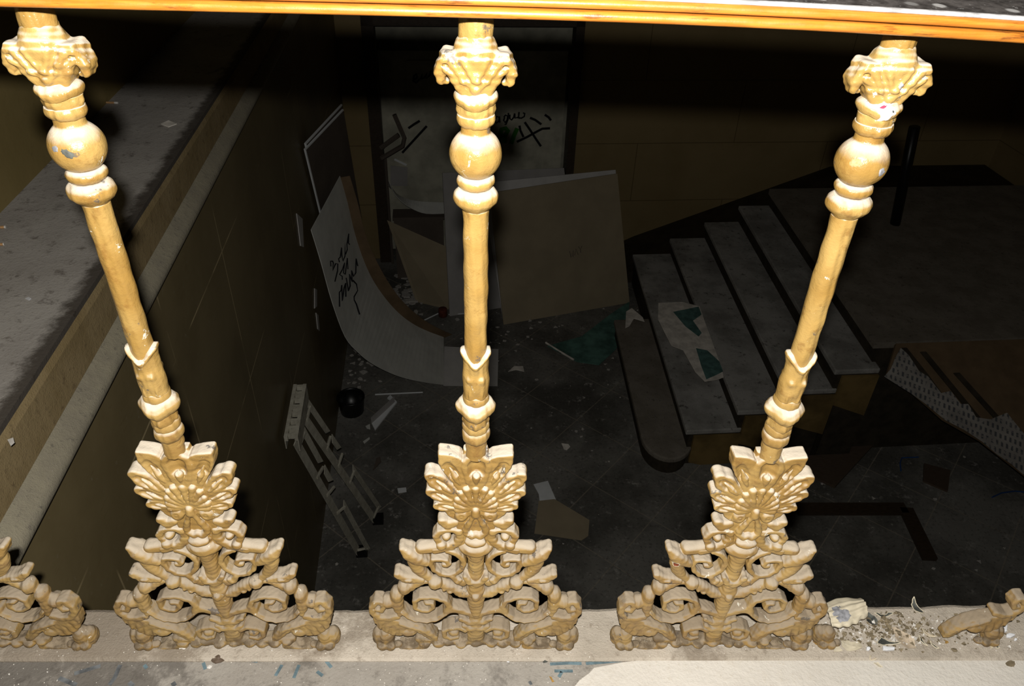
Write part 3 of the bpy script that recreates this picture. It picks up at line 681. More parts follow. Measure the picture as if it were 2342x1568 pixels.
        f.ball((T['disc'][1][0], -1.0, T['disc'][1][1]+1), (12.5, 8.5, 9.0), 0.8)
    mk('acanthus_leaf', leaf, (38, -24, -3), (152, 24, 118), 0.3)
    def small(f):
        f.chain(T['base_scroll'], [4.0, 3.6, 3.5, 3.5, 3.3, 3.0, 2.8], 10.0, 1.0, 1.0)
        f.ball((T['disc'][0][0], -3.5, T['disc'][0][1]), (7.5, 6.5, 6.5), 1.0)
    mk('foot_scroll', small, (4, -24, -3), (66, 24, 66))
    def foot(f):
        x = T['foot'][0][0]+2
        f.ball((x, 3.0, 15), (12.0, 11.5, 18.0), 2.5); f.ball((x+10, 5.0, 14), (9.0, 11.0, 16), 1.0)
        f.ball((x-7, -6.0, 5), (7, 7, 6.5), 2); f.ball((x+5, -6.5, 5.5), (7.5, 6.5, 6.5), 2); f.ball((x-16, -3.0, 4), (6, 5.5, 4.5), 2)
        f.chain([(x+5, 31), (x+4, 12), (x+1, 4)], 1.3, None, [-7.5, -12.5, -16.0], 1.5, sub=True)
    mk('foot', foot, (90, -28, -3), (158, 22, 48), 0.5, 9)
    def curl(f):
        f.chain(T['curl'], [3.6, 3.5, 3.7, 4.0, 4.2, 4.4, 4.2, 3.0], 9.5, 1.5, 1.2)
        f.chain(T['curl_left'], [5.5, 5.5, 6.0, 6.2, 6.0, 5.0], 9.0, 2.0, 1.6)
        f.chain(T['curl_lobe'], [5.5, 7.4, 5.5], 9.5, 1.0, 1.2)
        f.ball((T['curl_nub'][0][0], -4.0, T['curl_nub'][0][1]), (5.5, 7.5, 5.5), 1.0)
        x, z = T['curl'][6]; f.ball((x+2, -7.5, z), (6, 5, 6), 1.6)
    mk('side_curl', curl, (14, -24, 170), (84, 24, 268))
    for n in ('upper_scroll', 'horn', 'knotted_branch', 'spiral_scroll', 'acanthus_leaf', 'foot_scroll', 'foot', 'side_curl'):
        mirror_copy(out[n], root)
    return out
def capital(root):
    c = DATA['CAP']; h = c['half']; zt = c['top']; zb = c['zbot']; zm = c['zmid']
    f = Field((-h-10, -26, zb-6), (h+10, 26, zt+16), 0.8)
    f.bar3([(0, 0, zb-2), (0, 0, zm-3), (0, 0, zt-3)], [c['rbot']-1.0, c['rmid']-0.5, c['rmid']+2.5], 2)
    for sx in (1, -1):
        # broad leaf fanning up the bell to a blunt, thick end
        f.chain([(sx*6, zb+1), (sx*11, zm-6), (sx*17.5, zm+6), (sx*(h-5.5), zt-6.5)], [6.5, 7.0, 6.5, 6.0], [11, 13, 13.5, 13], 0, 2.0, 0.6)
        f.chain([(0, zt-2), (sx*14, zt-3.6), (sx*(h-4.0), zt-3.6)], [4.5, 3.6, 4.2], [15, 12.0, 13.5], 0, 2.2, 0.45)
        # tip rolling over and hanging clear of the bell
        f.chain([(sx*(h-2.5), zt-7), (sx*(h+1.2), zm+1.5), (sx*(h-0.2), zm-5.5), (sx*(h-4.0), c['ztip']+1.5)], [4.6, 4.6, 3.8, 2.0], [12.5, 11.0, 8.5, 5.0], 0, 1.2, 0.8)
        f.chain([(sx*(h-4.0), zt-9), (sx*(h-5.5), zm+1)], [2.6, 1.4], None, -11.5, 1.2, sub=True)
        for y in (-1, 1):
            yy = 12.8*y
            f.chain([(sx*2, zb+6), (sx*9, zm-3), (sx*(h-9), zt-6)], [2.0, 2.8, 3.4], None, [y*13.5, y*14.0, y*12.5], 1.4)
            f.chain([(sx*1.5, zm-2), (sx*7, zt-7), (sx*9, zt-3)], [1.6, 2.2, 2.4], None, [y*15.5, y*16.5, y*15.5], 1.4)
            f.chain([(sx*9, zb+5), (sx*15, zm), (sx*(h-4), zm+5)], [1.8, 2.4, 2.6], None, [y*10.5, y*12.2, y*12.0], 1.2)
            f.chain([(sx*5.5, zm-6), (sx*11.5, zt-8)], [1.4, 1.2], None, [y*16.5, y*17.2], 1.2, sub=True)
    for y in (-1, 1):
        f.ball((0, y*13.5, zb+5), (4.2, 3.4, 4.0), 1.5); f.ball((1.5, y*15.8, zm-1), (3.2, 2.6, 4.2), 1.5)
    # fillets up to the post
    f.bar3([(0, 0, zt-3), (0, 0, zt+8)], [18.5, 13.5], 3)
    f.wobble(0.45, 9, 9)
    return cast('capital', f, root)
def make_baluster():
    root = thing('cast_iron_baluster', 'x', 'baluster', group='cast iron balusters under the handrail')
    scroll_parts(root); palmette(root)
    lathe('socket', DATA['STUB'], root)
    lathe('ring', DATA['RING_H'], root, amp=0.4)
    lathe('ring', DATA['RING_G'], root, amp=0.4)
    lathe('collar', DATA['NECK2'], root, rel=lambda t, z, r: sum(1.6*bump2(t, z, FRONT+k*math.pi/2, np.mean([q[1] for q in DATA['NECK2']])-2, 0.16, 5) for k in range(4))+0.9*np.cos(2*t+math.pi), amp=0.45)
    zf = DATA['FLANGE'][2][1]
    lathe('lobed_flange', DATA['FLANGE'], root, rel=lambda t, z, r: np.where(r > 12, (r-11)*(0.10*np.cos(4*t)-0.02), 0), zrel=lambda t, z: -4.0*np.sin(t)**8*(1+0*z), amp=0.5)
    lathe('ring', DATA['RING_E'], root, amp=0.35)
    zc = DATA['CALYX'][0][1]; cz = [q[1] for q in DATA['CALYX']]
    def cal(t, z, r):
        edge = cz[0] - 13.0*np.sin(t)**2*np.abs(np.sin(t))       # rim dips at front and back, stands up at the sides
        inn = np.clip((z-edge)/2.0, -1, 1)
        d = np.where(z > edge, -4.6*np.clip((z-edge)/1.4, 0, 1), 1.4*np.exp(-((z-edge+2.5)/2.4)**2))
        zz = cz[4]
        for k in (0, 1):
            b = FRONT+k*math.pi
            d = d+2.4*bump2(t, z, b-0.45, zz+5, 0.30, 4.0)+2.4*bump2(t, z, b+0.45, zz+5, 0.30, 4.0)
            d = d+1.6*bump2(t, z, b, cz[2]-1, 0.22, 9)+1.2*bump2(t, z, b, cz[1]-7.5, 0.3, 3)
            d = d+1.5*bump2(t, z, b-0.45, cz[6]+2, 0.11, 6.5)+1.5*bump2(t, z, b+0.5, cz[6]+2, 0.11, 6.5)-0.9*bump2(t, z, b, cz[6]+2, 0.3, 7)
        return d
    lathe('calyx', [(DATA['CALYX'][0][0]-1.5, zc+2.0)]+DATA['CALYX'], root, rel=cal, step=0.7, seg=112, amp=0.4)
    lathe('shaft', DATA['SHAFT'], root, amp=0.42, wl=13, step=1.6)
    lathe('ring', DATA['RING_D'], root, amp=0.3)
    lathe('ring', DATA['RING_C'], root, amp=0.3)
    br, bz = DATA['BALL']
    lathe('ball_knop', [(br*0.54, bz+br*1.16), (br*0.54, bz+br*0.88)]+[(br*math.sin(a), bz+br*math.cos(a)) for a in np.linspace(0.60, math.pi-0.62, 26)], root, amp=0.28, wl=22)
    lathe('ring', DATA['RING_B'], root, amp=0.45)
    nz = DATA['NECK'][1][1]
    lathe('necking', DATA['NECK'], root, rel=lambda t, z, r: 0.5*np.cos(4*t)+sum(1.1*bump2(t, z, k*math.pi/4+0.2*(k%3), nz-2, 0.2, 2.6) for k in range(8)), amp=0.5)
    lathe('ring', DATA['RING_A'], root, zrel=lambda t, z: 1.4*np.cos(2*t)-0.6*np.cos(4*t), amp=0.5)
    capital(root)
    lathe('top_post', [(DATA['POST'][0][0], DATA['POST'][0][1])]+DATA['POST'][1:], root, rel=lambda t, z, r: 0.35*np.cos(4*t), amp=0.35)
    return root
def copy_tree(o, parent=None):
    c = o.copy(); COL.objects.link(c); c.parent = parent
    for ch in o.children: copy_tree(ch, c)
    return c
SP = 0.33
bal_mid = make_baluster()
bal_left = copy_tree(bal_mid); bal_left.location.x = -SP
bal_far = copy_tree(bal_mid); bal_far.location.x = -2*SP
bal_right = copy_tree(bal_mid); bal_right.location.x = SP
bal_mid['label'] = 'cream painted cast iron baluster in the middle, standing straight up in the frame'
bal_left['label'] = 'cream cast iron baluster beside the grey ledge, dark chips on its ball knop'
bal_right['label'] = 'cream cast iron baluster before the steps, bare white patch on its neck'
bal_far['label'] = 'baluster at the far left edge, only its dusty scroll foot in view'

def patch(root, part, px, pz, r, mat, name, label=None, parent=None, lift=0.00035, seed=0, asp=1.0, ang=0.0, fy=-0.2):
    """an irregular bare patch that lies on the paint of one part, seen from the front (root-local metres)"""
    part = (part,) if isinstance(part, str) else part; src = [c for c in root.children_recursive if c.name.split('.')[0] in part]
    rg = random.Random(seed); verts = []; polys = []
    for c in src:
        n0 = len(verts); me = c.data
        verts += [v.co.copy() for v in me.vertices]; polys += [[i+n0 for i in p.vertices] for p in me.polygons]
    bv = BVHTree.FromPolygons(verts, polys)
    n = 22; rad = [0.72+0.34*rg.random() for _ in range(n)]
    V = []; F = []; d = Vector((0, 1, -0.55)).normalized()
    for ring in (0.0, 0.34, 0.67, 1.0):
        for k in range(n if ring else 1):
            a = 2*math.pi*k/n; q = r*ring*(rad[k] if ring else 0)
            x = q*math.cos(a)*asp; z = q*math.sin(a); x, z = x*math.cos(ang)-z*math.sin(ang), x*math.sin(ang)+z*math.cos(ang)
            o = Vector((px+x, 0, pz+z)) - d*0.15
            hit = bv.ray_cast(o, d)
            if hit[0] is None: return None
            V.append(hit[0]+hit[1]*lift*(1.0 if ring < 0.99 else -0.3))
    F += [(0, 1+k, 1+(k+1) % n) for k in range(n)]
    for g in range(2):
        a = 1+g*n; b = a+n; F += [(a+k, b+k, b+(k+1) % n, a+(k+1) % n) for k in range(n)]
    me = bpy.data.meshes.new(name); me.from_pydata(V, [], F); me.update()
    own = min(src, key=lambda c: (sum((Vector(q) for q in c.bound_box), Vector())/8-Vector((px, 0, pz))).length)
    o = link_mesh(name, me, mat, (own if not own.children or own.parent == root else own) if parent is None else parent, True)
    if label: o['label'] = label
    return o
def chip(root, part, x, z, r, mat, rim=None, seed=1, asp=1.0, ang=0.0):
    if rim: patch(root, part, x, z, r*1.22, rim, 'paint_chip_rim', None, None, 0.00025, seed, asp, ang)
    patch(root, part, x, z, r, mat, 'paint_chip', None, None, 0.0005, seed, asp, ang)

# ------------------------------------------------------------------ setting (stairwell axes)
BG = {'F':[(0.413,5.358,-1.847),(1.571,5.657,-1.821),(1.758,5.357,-3.0),(0.531,5.058,-3.0)],
 'G':[(0.36,5.458,-1.8),(1.576,5.757,-1.828),(1.758,5.437,-3.0),(0.531,5.138,-3.0)],
 'H':[(0.022,5.558,-1.749),(1.123,5.857,-1.848),(1.3,5.517,-3.0),(0.049,5.218,-3.0)],
 'TAN':[(-0.497,5.824,-2.323),(0.22,5.633,-2.605),(0.041,5.333,-3.0),(-0.258,5.474,-3.0)],
 'door_l':[(-0.542,6.25,-1.439),(-0.522,6.25,-2.969)],
 'door_r':[(1.242,6.25,-1.53),(1.202,6.25,-2.024)],
 'ink_script':[[(0.545,6.5,-1.626),(0.557,6.5,-1.6),(0.582,6.5,-1.609),(0.578,6.5,-1.647),(0.554,6.5,-1.664),(0.541,6.5,-1.643)],[(0.582,6.5,-1.6),(0.587,6.5,-1.66)],[(0.624,6.5,-1.609),(0.64,6.5,-1.588),(0.661,6.5,-1.597),(0.657,6.5,-1.635),(0.637,6.5,-1.66),(0.624,6.5,-1.639),(0.632,6.5,-1.609)],[(0.668,6.5,-1.567),(0.666,6.5,-1.626),(0.646,6.5,-1.677),(0.633,6.5,-1.677)],[(0.681,6.5,-1.584),(0.682,6.5,-1.622),(0.699,6.5,-1.635),(0.719,6.5,-1.61),(0.727,6.5,-1.572)],[(0.727,6.5,-1.572),(0.732,6.5,-1.618),(0.753,6.5,-1.61)],[(0.768,6.5,-1.559),(0.765,6.5,-1.61),(0.791,6.5,-1.619),(0.82,6.5,-1.602),(0.823,6.5,-1.572),(0.806,6.5,-1.568)],[(0.753,6.5,-1.61),(0.782,6.5,-1.619)]],
 'ink_rays':[[(0.777,6.5,-1.691),(0.787,6.5,-1.739),(0.819,6.5,-1.804)],[(0.826,6.5,-1.657),(0.884,6.5,-1.739),(0.943,6.5,-1.827),(0.994,6.5,-1.899)],[(0.875,6.5,-1.615),(0.926,6.5,-1.636),(0.987,6.5,-1.68)],[(-0.351,6.5,-1.952),(-0.241,6.5,-1.834),(-0.106,6.5,-1.689)],[(-0.28,6.5,-1.709),(-0.225,6.5,-1.671),(-0.17,6.5,-1.638)],[(0.756,6.5,-1.852),(0.853,6.5,-1.805),(0.936,6.5,-1.757),(0.998,6.5,-1.723),(1.074,6.5,-1.719)],[(1.016,6.5,-1.586),(1.055,6.5,-1.612),(1.078,6.5,-1.642)]],
 'ink_green':[[(0.578,6.5,-1.873),(0.589,6.5,-1.789),(0.605,6.5,-1.724),(0.647,6.5,-1.716),(0.668,6.5,-1.738),(0.644,6.5,-1.781),(0.594,6.5,-1.798)],[(0.635,6.5,-1.772),(0.637,6.5,-1.86)],[(0.756,6.5,-1.717),(0.729,6.5,-1.782),(0.701,6.5,-1.869)]],
 'ink_upper':[[(-0.209,6.5,-1.258),(-0.176,6.5,-1.23),(-0.179,6.5,-1.199),(-0.203,6.5,-1.215),(-0.213,6.5,-1.262),(-0.19,6.5,-1.278),(-0.153,6.5,-1.246)],[(-0.145,6.5,-1.246),(-0.127,6.5,-1.199),(-0.137,6.5,-1.246),(-0.105,6.5,-1.23),(-0.087,6.5,-1.191),(-0.093,6.5,-1.238),(-0.056,6.5,-1.207),(-0.047,6.5,-1.168)]],
 'graf':[(-0.53,6.5,-1.548),(1.292,6.5,-1.558)],
 'upbd':[(-0.263,6.5,-1.083),(0.168,6.5,-1.082),(0.037,6.5,-1.58),(-0.289,6.5,-1.578)],
 'frame':[[(-0.382,6.1,-1.434),(-0.306,6.1,-1.647),(-0.325,6.1,-1.721),(-0.526,6.1,-1.84)],[(-0.355,6.1,-1.618),(-0.526,6.1,-1.74)]],
 'notice':[(-0.472,6.5,-2.08),(-0.308,6.5,-2.1),(-0.319,6.5,-2.293),(-0.486,6.5,-2.29)],
 'notice_l':[(-0.43,6.5,-2.017),(-0.316,6.5,-2.077)],
 'cres':[[(-0.479,6.2,-2.086),(-0.417,6.2,-2.154),(-0.338,6.2,-2.209),(-0.236,6.2,-2.242),(-0.091,6.2,-2.258),(0.097,6.2,-2.266)],[(-0.463,5.95,-1.982),(-0.437,5.95,-2.073),(-0.372,5.95,-2.174),(-0.276,5.95,-2.256),(-0.136,5.95,-2.317),(0.089,5.95,-2.317)]],
 'bent':[[(-0.8,3.649,-1.266),(-0.771,3.671,-1.509),(-0.739,3.694,-1.821),(-0.688,3.732,-2.133),(-0.618,3.783,-2.309),(-0.541,3.84,-2.45),(-0.429,3.922,-2.605),(-0.309,4.011,-2.741),(-0.164,4.118,-2.874),(-0.027,4.218,-2.985)],[(-0.694,4.432,-1.266),(-0.665,4.451,-1.474),(-0.638,4.469,-1.738),(-0.592,4.499,-1.996),(-0.532,4.538,-2.209),(-0.441,4.597,-2.429),(-0.348,4.658,-2.601),(-0.248,4.724,-2.742),(-0.142,4.793,-2.859),(-0.013,4.878,-2.985)]],
 'bent2':[[(-0.694,4.432,-1.278),(-0.665,4.451,-1.486),(-0.638,4.469,-1.75),(-0.592,4.499,-2.008),(-0.532,4.538,-2.221),(-0.441,4.597,-2.441),(-0.348,4.658,-2.613),(-0.248,4.724,-2.754),(-0.142,4.793,-2.871),(-0.013,4.878,-2.997)],[(-0.628,4.43,-1.266),(-0.595,4.453,-1.476),(-0.563,4.475,-1.743),(-0.512,4.51,-1.967),(-0.441,4.559,-2.192),(-0.354,4.619,-2.404),(-0.258,4.685,-2.579),(-0.156,4.755,-2.731),(-0.048,4.829,-2.864),(0.065,4.907,-2.985)]],
 'seam':[(0.773,3.703,-3.0)],
 'flat':[(-0.012,4.748,-2.985),(0.454,4.684,-2.985),(0.407,4.187,-2.985),(-0.03,4.218,-2.985)],
 'hand':[[(-0.74,3.816,-1.624),(-0.74,3.834,-1.593),(-0.732,3.875,-1.62),(-0.73,3.876,-1.635),(-0.733,3.839,-1.668),(-0.722,3.917,-1.662),(-0.714,3.958,-1.688),(-0.716,3.921,-1.722),(-0.728,3.825,-1.746)],[(-0.708,3.998,-1.7),(-0.711,3.996,-1.671),(-0.704,4.036,-1.682),(-0.697,4.111,-1.647),(-0.697,4.075,-1.693),(-0.693,4.078,-1.736),(-0.685,4.137,-1.731),(-0.681,4.21,-1.667),(-0.685,4.137,-1.731)],[(-0.683,4.156,-1.729),(-0.675,4.214,-1.723),(-0.676,4.232,-1.693),(-0.666,4.327,-1.657),(-0.669,4.271,-1.703),(-0.664,4.293,-1.729)],[(-0.699,3.969,-1.821),(-0.699,3.986,-1.804),(-0.709,3.944,-1.764),(-0.698,4.022,-1.771),(-0.688,4.1,-1.763),(-0.694,4.025,-1.8),(-0.686,4.048,-1.827),(-0.676,4.178,-1.769),(-0.674,4.127,-1.832)],[(-0.711,3.785,-1.92),(-0.711,3.855,-1.849),(-0.704,3.895,-1.86),(-0.701,3.932,-1.84),(-0.699,3.864,-1.925),(-0.691,3.956,-1.882),(-0.684,4.014,-1.875),(-0.684,3.944,-1.944)],[(-0.682,4.051,-1.856),(-0.672,4.023,-1.948),(-0.664,4.081,-1.939),(-0.667,4.132,-1.874),(-0.655,4.14,-1.945),(-0.657,4.191,-1.88),(-0.647,4.198,-1.936),(-0.638,4.257,-1.941),(-0.635,4.347,-1.873),(-0.628,4.334,-1.93)],[(-0.652,4.159,-1.942),(-0.635,4.206,-2.006),(-0.631,4.192,-2.051),(-0.647,4.093,-2.039),(-0.647,4.075,-2.057),(-0.635,4.084,-2.1),(-0.617,4.062,-2.174)]],
 'tall':[(-0.822,3.93,-0.87),(-0.654,4.615,-0.87),(-0.823,4.91,-3.0)],
 'shard':[[(-0.835,3.49,-1.076),(-0.835,3.637,-1.185),(-0.835,3.548,-1.329),(-0.835,3.462,-1.272)],[(-0.835,3.705,-1.72),(-0.835,3.774,-1.774),(-0.835,3.69,-1.849),(-0.835,3.605,-1.81)],[(-0.835,3.628,-1.859),(-0.835,3.692,-1.92),(-0.835,3.657,-2.023),(-0.835,3.606,-1.973)]],
 'lad':{'bar0':(-0.79,2.614,-1.661),
 'bar1':(-0.79,2.236,-1.685),
 'A':[(-0.785,2.315,-1.76),(-0.592,2.581,-3.0)],
 'A2':[(-0.775,2.442,-1.778),(-0.53,2.59,-3.0)],
 'B':[(-0.785,2.564,-1.809),(-0.503,2.838,-3.0)],
 'B2':[(-0.775,2.659,-1.787),(-0.473,2.935,-3.0)]},'fl_white':[(0.574,3.095,-3.0),(0.679,3.121,-3.0),(0.711,2.947,-3.0),(0.598,2.939,-3.0),(0.6,3.003,-3.0)],
 'fl_tan':[(0.592,2.939,-3.0),(0.702,2.948,-3.0),(0.91,2.748,-3.0),(0.879,2.617,-3.0),(0.83,2.585,-3.0),(0.53,2.663,-3.0)],
 'fl_tile':[(-0.371,3.121,-3.0),(-0.311,3.125,-3.0),(-0.307,3.085,-3.0),(-0.363,3.076,-3.0)],
 'fl_scrap':[(0.83,3.492,-3.0),(0.881,3.479,-3.0),(0.89,3.451,-3.0),(0.858,3.416,-3.0),(0.838,3.436,-3.0)],
 'fl_bracket':[(-0.582,3.793,-3.0),(-0.418,4.027,-3.0),(-0.475,4.083,-3.0),(-0.452,4.119,-3.0),(-0.398,4.031,-3.0),(-0.553,3.718,-3.0)],
 'fl_p1':[(2.757,3.508,-3.0),(3.216,3.343,-3.0),(2.695,2.915,-3.0),(2.473,3.131,-3.0)],
 'fl_sq':[(3.463,3.101,-3.0),(3.621,3.019,-3.0),(3.487,2.824,-3.0),(3.364,2.933,-3.0)],
 'fl_tarp':[(0.884,4.706,-3.0),(1.207,4.832,-3.0),(1.529,5.161,-3.0),(1.761,5.372,-3.0),(1.62,4.876,-3.0),(1.472,4.622,-3.0),(1.287,4.415,-3.0),(1.108,4.468,-3.0)],
 'fl_scrapw':[(0.51,4.371,-3.0),(0.567,4.439,-3.0),(0.641,4.435,-3.0),(0.644,4.363,-3.0),(0.577,4.391,-3.0)],
 'fl_bit1':[(-0.627,3.771,-3.0),(-0.596,3.794,-3.0),(-0.589,3.735,-3.0),(-0.616,3.746,-3.0)],
 'fl_bit2':[(-0.636,3.605,-3.0),(-0.591,3.649,-3.0),(-0.587,3.63,-3.0),(-0.625,3.581,-3.0)],
 'fl_dk':[(-0.531,3.416,-3.0),(-0.501,3.432,-3.0),(-0.493,3.387,-3.0),(-0.521,3.337,-3.0),(-0.547,3.304,-3.0),(-0.535,3.364,-3.0)],
 'fl_pw':[(1.013,6.551,-3.0),(1.018,6.512,-3.0),(1.031,6.54,-3.0)],
 'fl_chipA':[(1.306,5.628,-3.0),(1.353,5.706,-3.0),(1.418,5.703,-3.0),(1.433,5.662,-3.0)],
 'fl_stick':[(-0.573,4.137,-3.0),(-0.196,4.142,-3.0)],
 'fl_stick2':[(-0.224,5.127,-3.0),(-0.057,5.259,-3.0)],
 'fl_lst':[(2.34,2.737,-3.0),(3.1,2.685,-3.0),(3.041,2.266,-3.0)],
 'fl_stripw':[(0.875,4.752,-3.0),(0.979,4.618,-3.0),(1.082,4.494,-3.0)],
 'fl_w1':[(3.183,3.369,-3.0),(3.231,3.395,-3.0),(3.326,3.409,-3.0),(3.416,3.413,-3.0)],
 'fl_w2':[(3.257,3.044,-3.0),(3.291,3.121,-3.0),(3.332,3.173,-3.0),(3.462,3.173,-3.0)],
 'fl_w3':[(3.779,2.754,-3.0),(3.873,2.789,-3.0),(3.979,2.799,-3.0),(4.043,2.786,-3.0)],
 'fl_stickp':[(0.039,5.239,-3.0),(0.184,5.246,-3.0)],
 'fl_b3':[(3.398,3.298,-3.0),(3.519,3.151,-3.0)],
 'ball':(-0.013,5.228,-3.0),
 'bucket':(-0.738,3.953,-3.0),
 'poster':[(1.774,4.592,-2.5),(1.977,4.595,-2.5),(2.105,4.523,-2.5),(2.083,4.301,-2.5),(2.065,4.09,-2.5),(2.027,3.677,-2.5),(2.009,3.59,-2.5),(1.951,3.563,-2.5),(1.855,3.549,-2.5),(1.817,3.663,-2.5),(1.8,3.933,-2.5),(1.724,3.994,-2.5),(1.717,4.168,-2.5),(1.71,4.351,-2.5)],
 'teal1':[(1.862,4.45,-2.495),(2.095,4.516,-2.495),(2.086,4.4,-2.495),(1.989,4.317,-2.495),(2.01,4.145,-2.495),(1.972,4.1,-2.495),(1.906,4.241,-2.495)],
 'teal2':[(1.907,3.949,-2.495),(1.986,3.916,-2.495),(2.035,3.776,-2.495),(2.026,3.655,-2.495),(1.945,3.608,-2.495),(1.874,3.572,-2.495),(1.883,3.732,-2.495)],
 'scrap1':[(1.547,4.719,-2.665),(1.608,4.77,-2.665),(1.67,4.627,-2.665),(1.67,4.561,-2.665),(1.591,4.611,-2.665),(1.53,4.505,-2.665),(1.487,4.475,-2.665)],
 'paper':[(3.014,3.235,-2.019),(3.052,3.192,-2.043),(3.092,3.085,-2.102),(3.14,3.051,-2.12),(3.194,2.946,-2.178),(3.264,2.957,-2.172),(3.303,2.876,-2.217),(3.354,2.874,-2.218),(3.377,2.794,-2.262),(3.467,2.777,-2.271),(3.596,2.812,-2.252),(3.67,2.666,-2.332),(3.574,2.439,-2.457),(3.504,2.516,-2.414),(3.433,2.574,-2.383),(3.365,2.648,-2.342),(3.274,2.72,-2.302),(3.164,2.784,-2.267),(3.066,2.885,-2.212),(2.986,2.954,-2.174),(2.901,3.016,-2.14),(2.841,3.061,-2.115),(2.901,3.106,-2.09),(2.953,3.173,-2.053)],
 'rampp':[(3.002,3.256,-2.008),(2.88,3.087,-2.1),(3.018,2.961,-2.17),(3.168,2.794,-2.262),(3.371,2.663,-2.334),(3.582,2.459,-2.446),(3.729,2.292,-2.538)],
 'pole':[(3.737,4.95,-1.144),(3.868,4.95,-2.012)],
 'pole_b':(3.878,4.97,-2.01),
 'lg_butt1':[(-1.193,1.332,-0.022),(-1.18,1.334,-0.022)],
 'lg_butt2':[(-1.154,1.237,-0.022),(-1.145,1.239,-0.022)],
 'lg_butt3':[(-1.233,2.312,-0.022),(-1.191,2.307,-0.022)],
 'lg_card':[(-0.984,2.097,-0.028),(-0.967,2.131,-0.028),(-0.93,2.096,-0.028),(-0.951,2.067,-0.028)],
 'lg_chip':[(-0.992,0.978,-0.028),(-0.987,0.984,-0.028),(-0.979,0.978,-0.028),(-0.981,0.97,-0.028)],
 'lg_chip2':[(-0.832,0.494,-0.028),(-0.824,0.499,-0.028),(-0.817,0.487,-0.028),(-0.82,0.478,-0.028)],
 'dsheet':[(0.118,-0.0783,-0.006),(0.1407,-0.0515,-0.006),(0.1548,-0.0414,-0.006),(0.1621,-0.0337,-0.006),(0.188,-0.0286,-0.006),(0.2036,-0.0254,-0.006),(0.2203,-0.0234,-0.006),(0.2512,-0.0135,-0.006),(0.2702,-0.0102,-0.006),(0.2807,-0.0136,-0.006),(0.3125,-0.0142,-0.006),(0.4053,-0.0136,-0.006),(0.4999,-0.0096,-0.006),(0.5638,-0.0062,-0.006),(0.6412,-0.0021,-0.006),(0.7846,0.002,-0.006),(0.8749,0.0048,-0.006),(0.9544,-0.0801,-0.006),(0.8361,-0.2401,-0.006),(0.1067,-0.2354,-0.006)],
 'blue':[[(0.1113,-0.0201,-0.006),(0.1406,-0.0181,-0.006),(0.1721,-0.0195,-0.006)],[(0.1024,-0.0273,-0.006),(0.1279,-0.026,-0.006),(0.1459,-0.0266,-0.006)],[(0.152,-0.0266,-0.006),(0.1764,-0.0247,-0.006),(0.201,-0.0221,-0.006),(0.2227,-0.0195,-0.006)],[(0.1078,-0.0375,-0.006),(0.121,-0.0376,-0.006),(0.133,-0.0376,-0.006)],[(0.1179,-0.0388,-0.006),(0.1132,-0.0464,-0.006)],[(-0.4475,-0.0282,-0.006),(-0.4422,-0.0332,-0.006)],[(-0.3148,-0.0205,-0.006),(-0.2965,-0.0231,-0.006)],[(-0.268,-0.0441,-0.006),(-0.2628,-0.0283,-0.006)],[(-0.2429,-0.0472,-0.006),(-0.2398,-0.0283,-0.006)],[(-0.2049,-0.0219,-0.006),(-0.1954,-0.0322,-0.006)],[(-0.2138,-0.0379,-0.006),(-0.205,-0.0442,-0.006)],[(-0.3696,-0.025,-0.006),(-0.3638,-0.0346,-0.006)]],
 'dark':[[(-0.5525,-0.0469,-0.006),(-0.5422,-0.0506,-0.006),(-0.5253,-0.0567,-0.006)],[(-0.4827,-0.0567,-0.006),(-0.4797,-0.0469,-0.006),(-0.4796,-0.0281,-0.006)],[(-0.4585,-0.0531,-0.006),(-0.4509,-0.058,-0.006)],[(-0.5351,-0.0407,-0.006),(-0.5052,-0.0294,-0.006)],[(-0.4012,-0.0532,-0.006),(-0.3967,-0.0581,-0.006)],[(0.0725,-0.0557,-0.006),(0.0761,-0.0539,-0.006)]],
 'chips':{'ch1':((-0.176,-0.0088,-0.006),10,'plaster'),
 'ch2':((0.3401,0.0029,0.0),15,'bright'),
 'ch3':((-0.0197,-0.02,-0.006),4,'bright'),
 'ch4':((0.0447,-0.0233,-0.006),3,'bright'),
 'ch5':((-0.3086,-0.0101,-0.006),4,'bright'),
 'ch6':((-0.402,-0.006,0.0),7,'plaster'),
 'ch7':((-0.3501,-0.0212,-0.006),11,'brownlump'),
 'ch8':((0.0954,-0.0233,-0.006),5,'dark'),
 'ch9':((-0.3589,-0.0314,-0.006),5,'plaster')},'shell':{'c':(0.5354,0.0357,0.012)},'fl_dark1':[(0.573,0.0506,0.006),(0.5763,0.0454,0.006),(0.5807,0.0399,0.006),(0.5825,0.0343,0.006),(0.5797,0.0293,0.006),(0.5719,0.0284,0.006),(0.56,0.0293,0.006),(0.5677,0.0362,0.006),(0.5714,0.0436,0.006)],
 'fl_rim2':[(0.584,0.0487,0.004),(0.5888,0.0501,0.004),(0.592,0.0459,0.004),(0.6007,0.0468,0.004),(0.6044,0.0496,0.004),(0.6115,0.0487,0.004),(0.6029,0.044,0.004),(0.5959,0.0412,0.004),(0.5903,0.0417,0.004)],
 'fl_cream3':[(0.5138,-0.0006,0.004),(0.5264,0.0034,0.004),(0.5306,0.0016,0.004),(0.5415,0.0029,0.004),(0.5429,-0.0036,0.004),(0.541,-0.0105,0.004),(0.5309,-0.0122,0.004),(0.5209,-0.0113,0.004),(0.5146,-0.007,0.004)],
 'fl_cream4':[(0.5062,-0.0047,0.003),(0.5122,-0.0056,0.003),(0.5138,-0.012,0.003),(0.5005,-0.0137,0.003)],
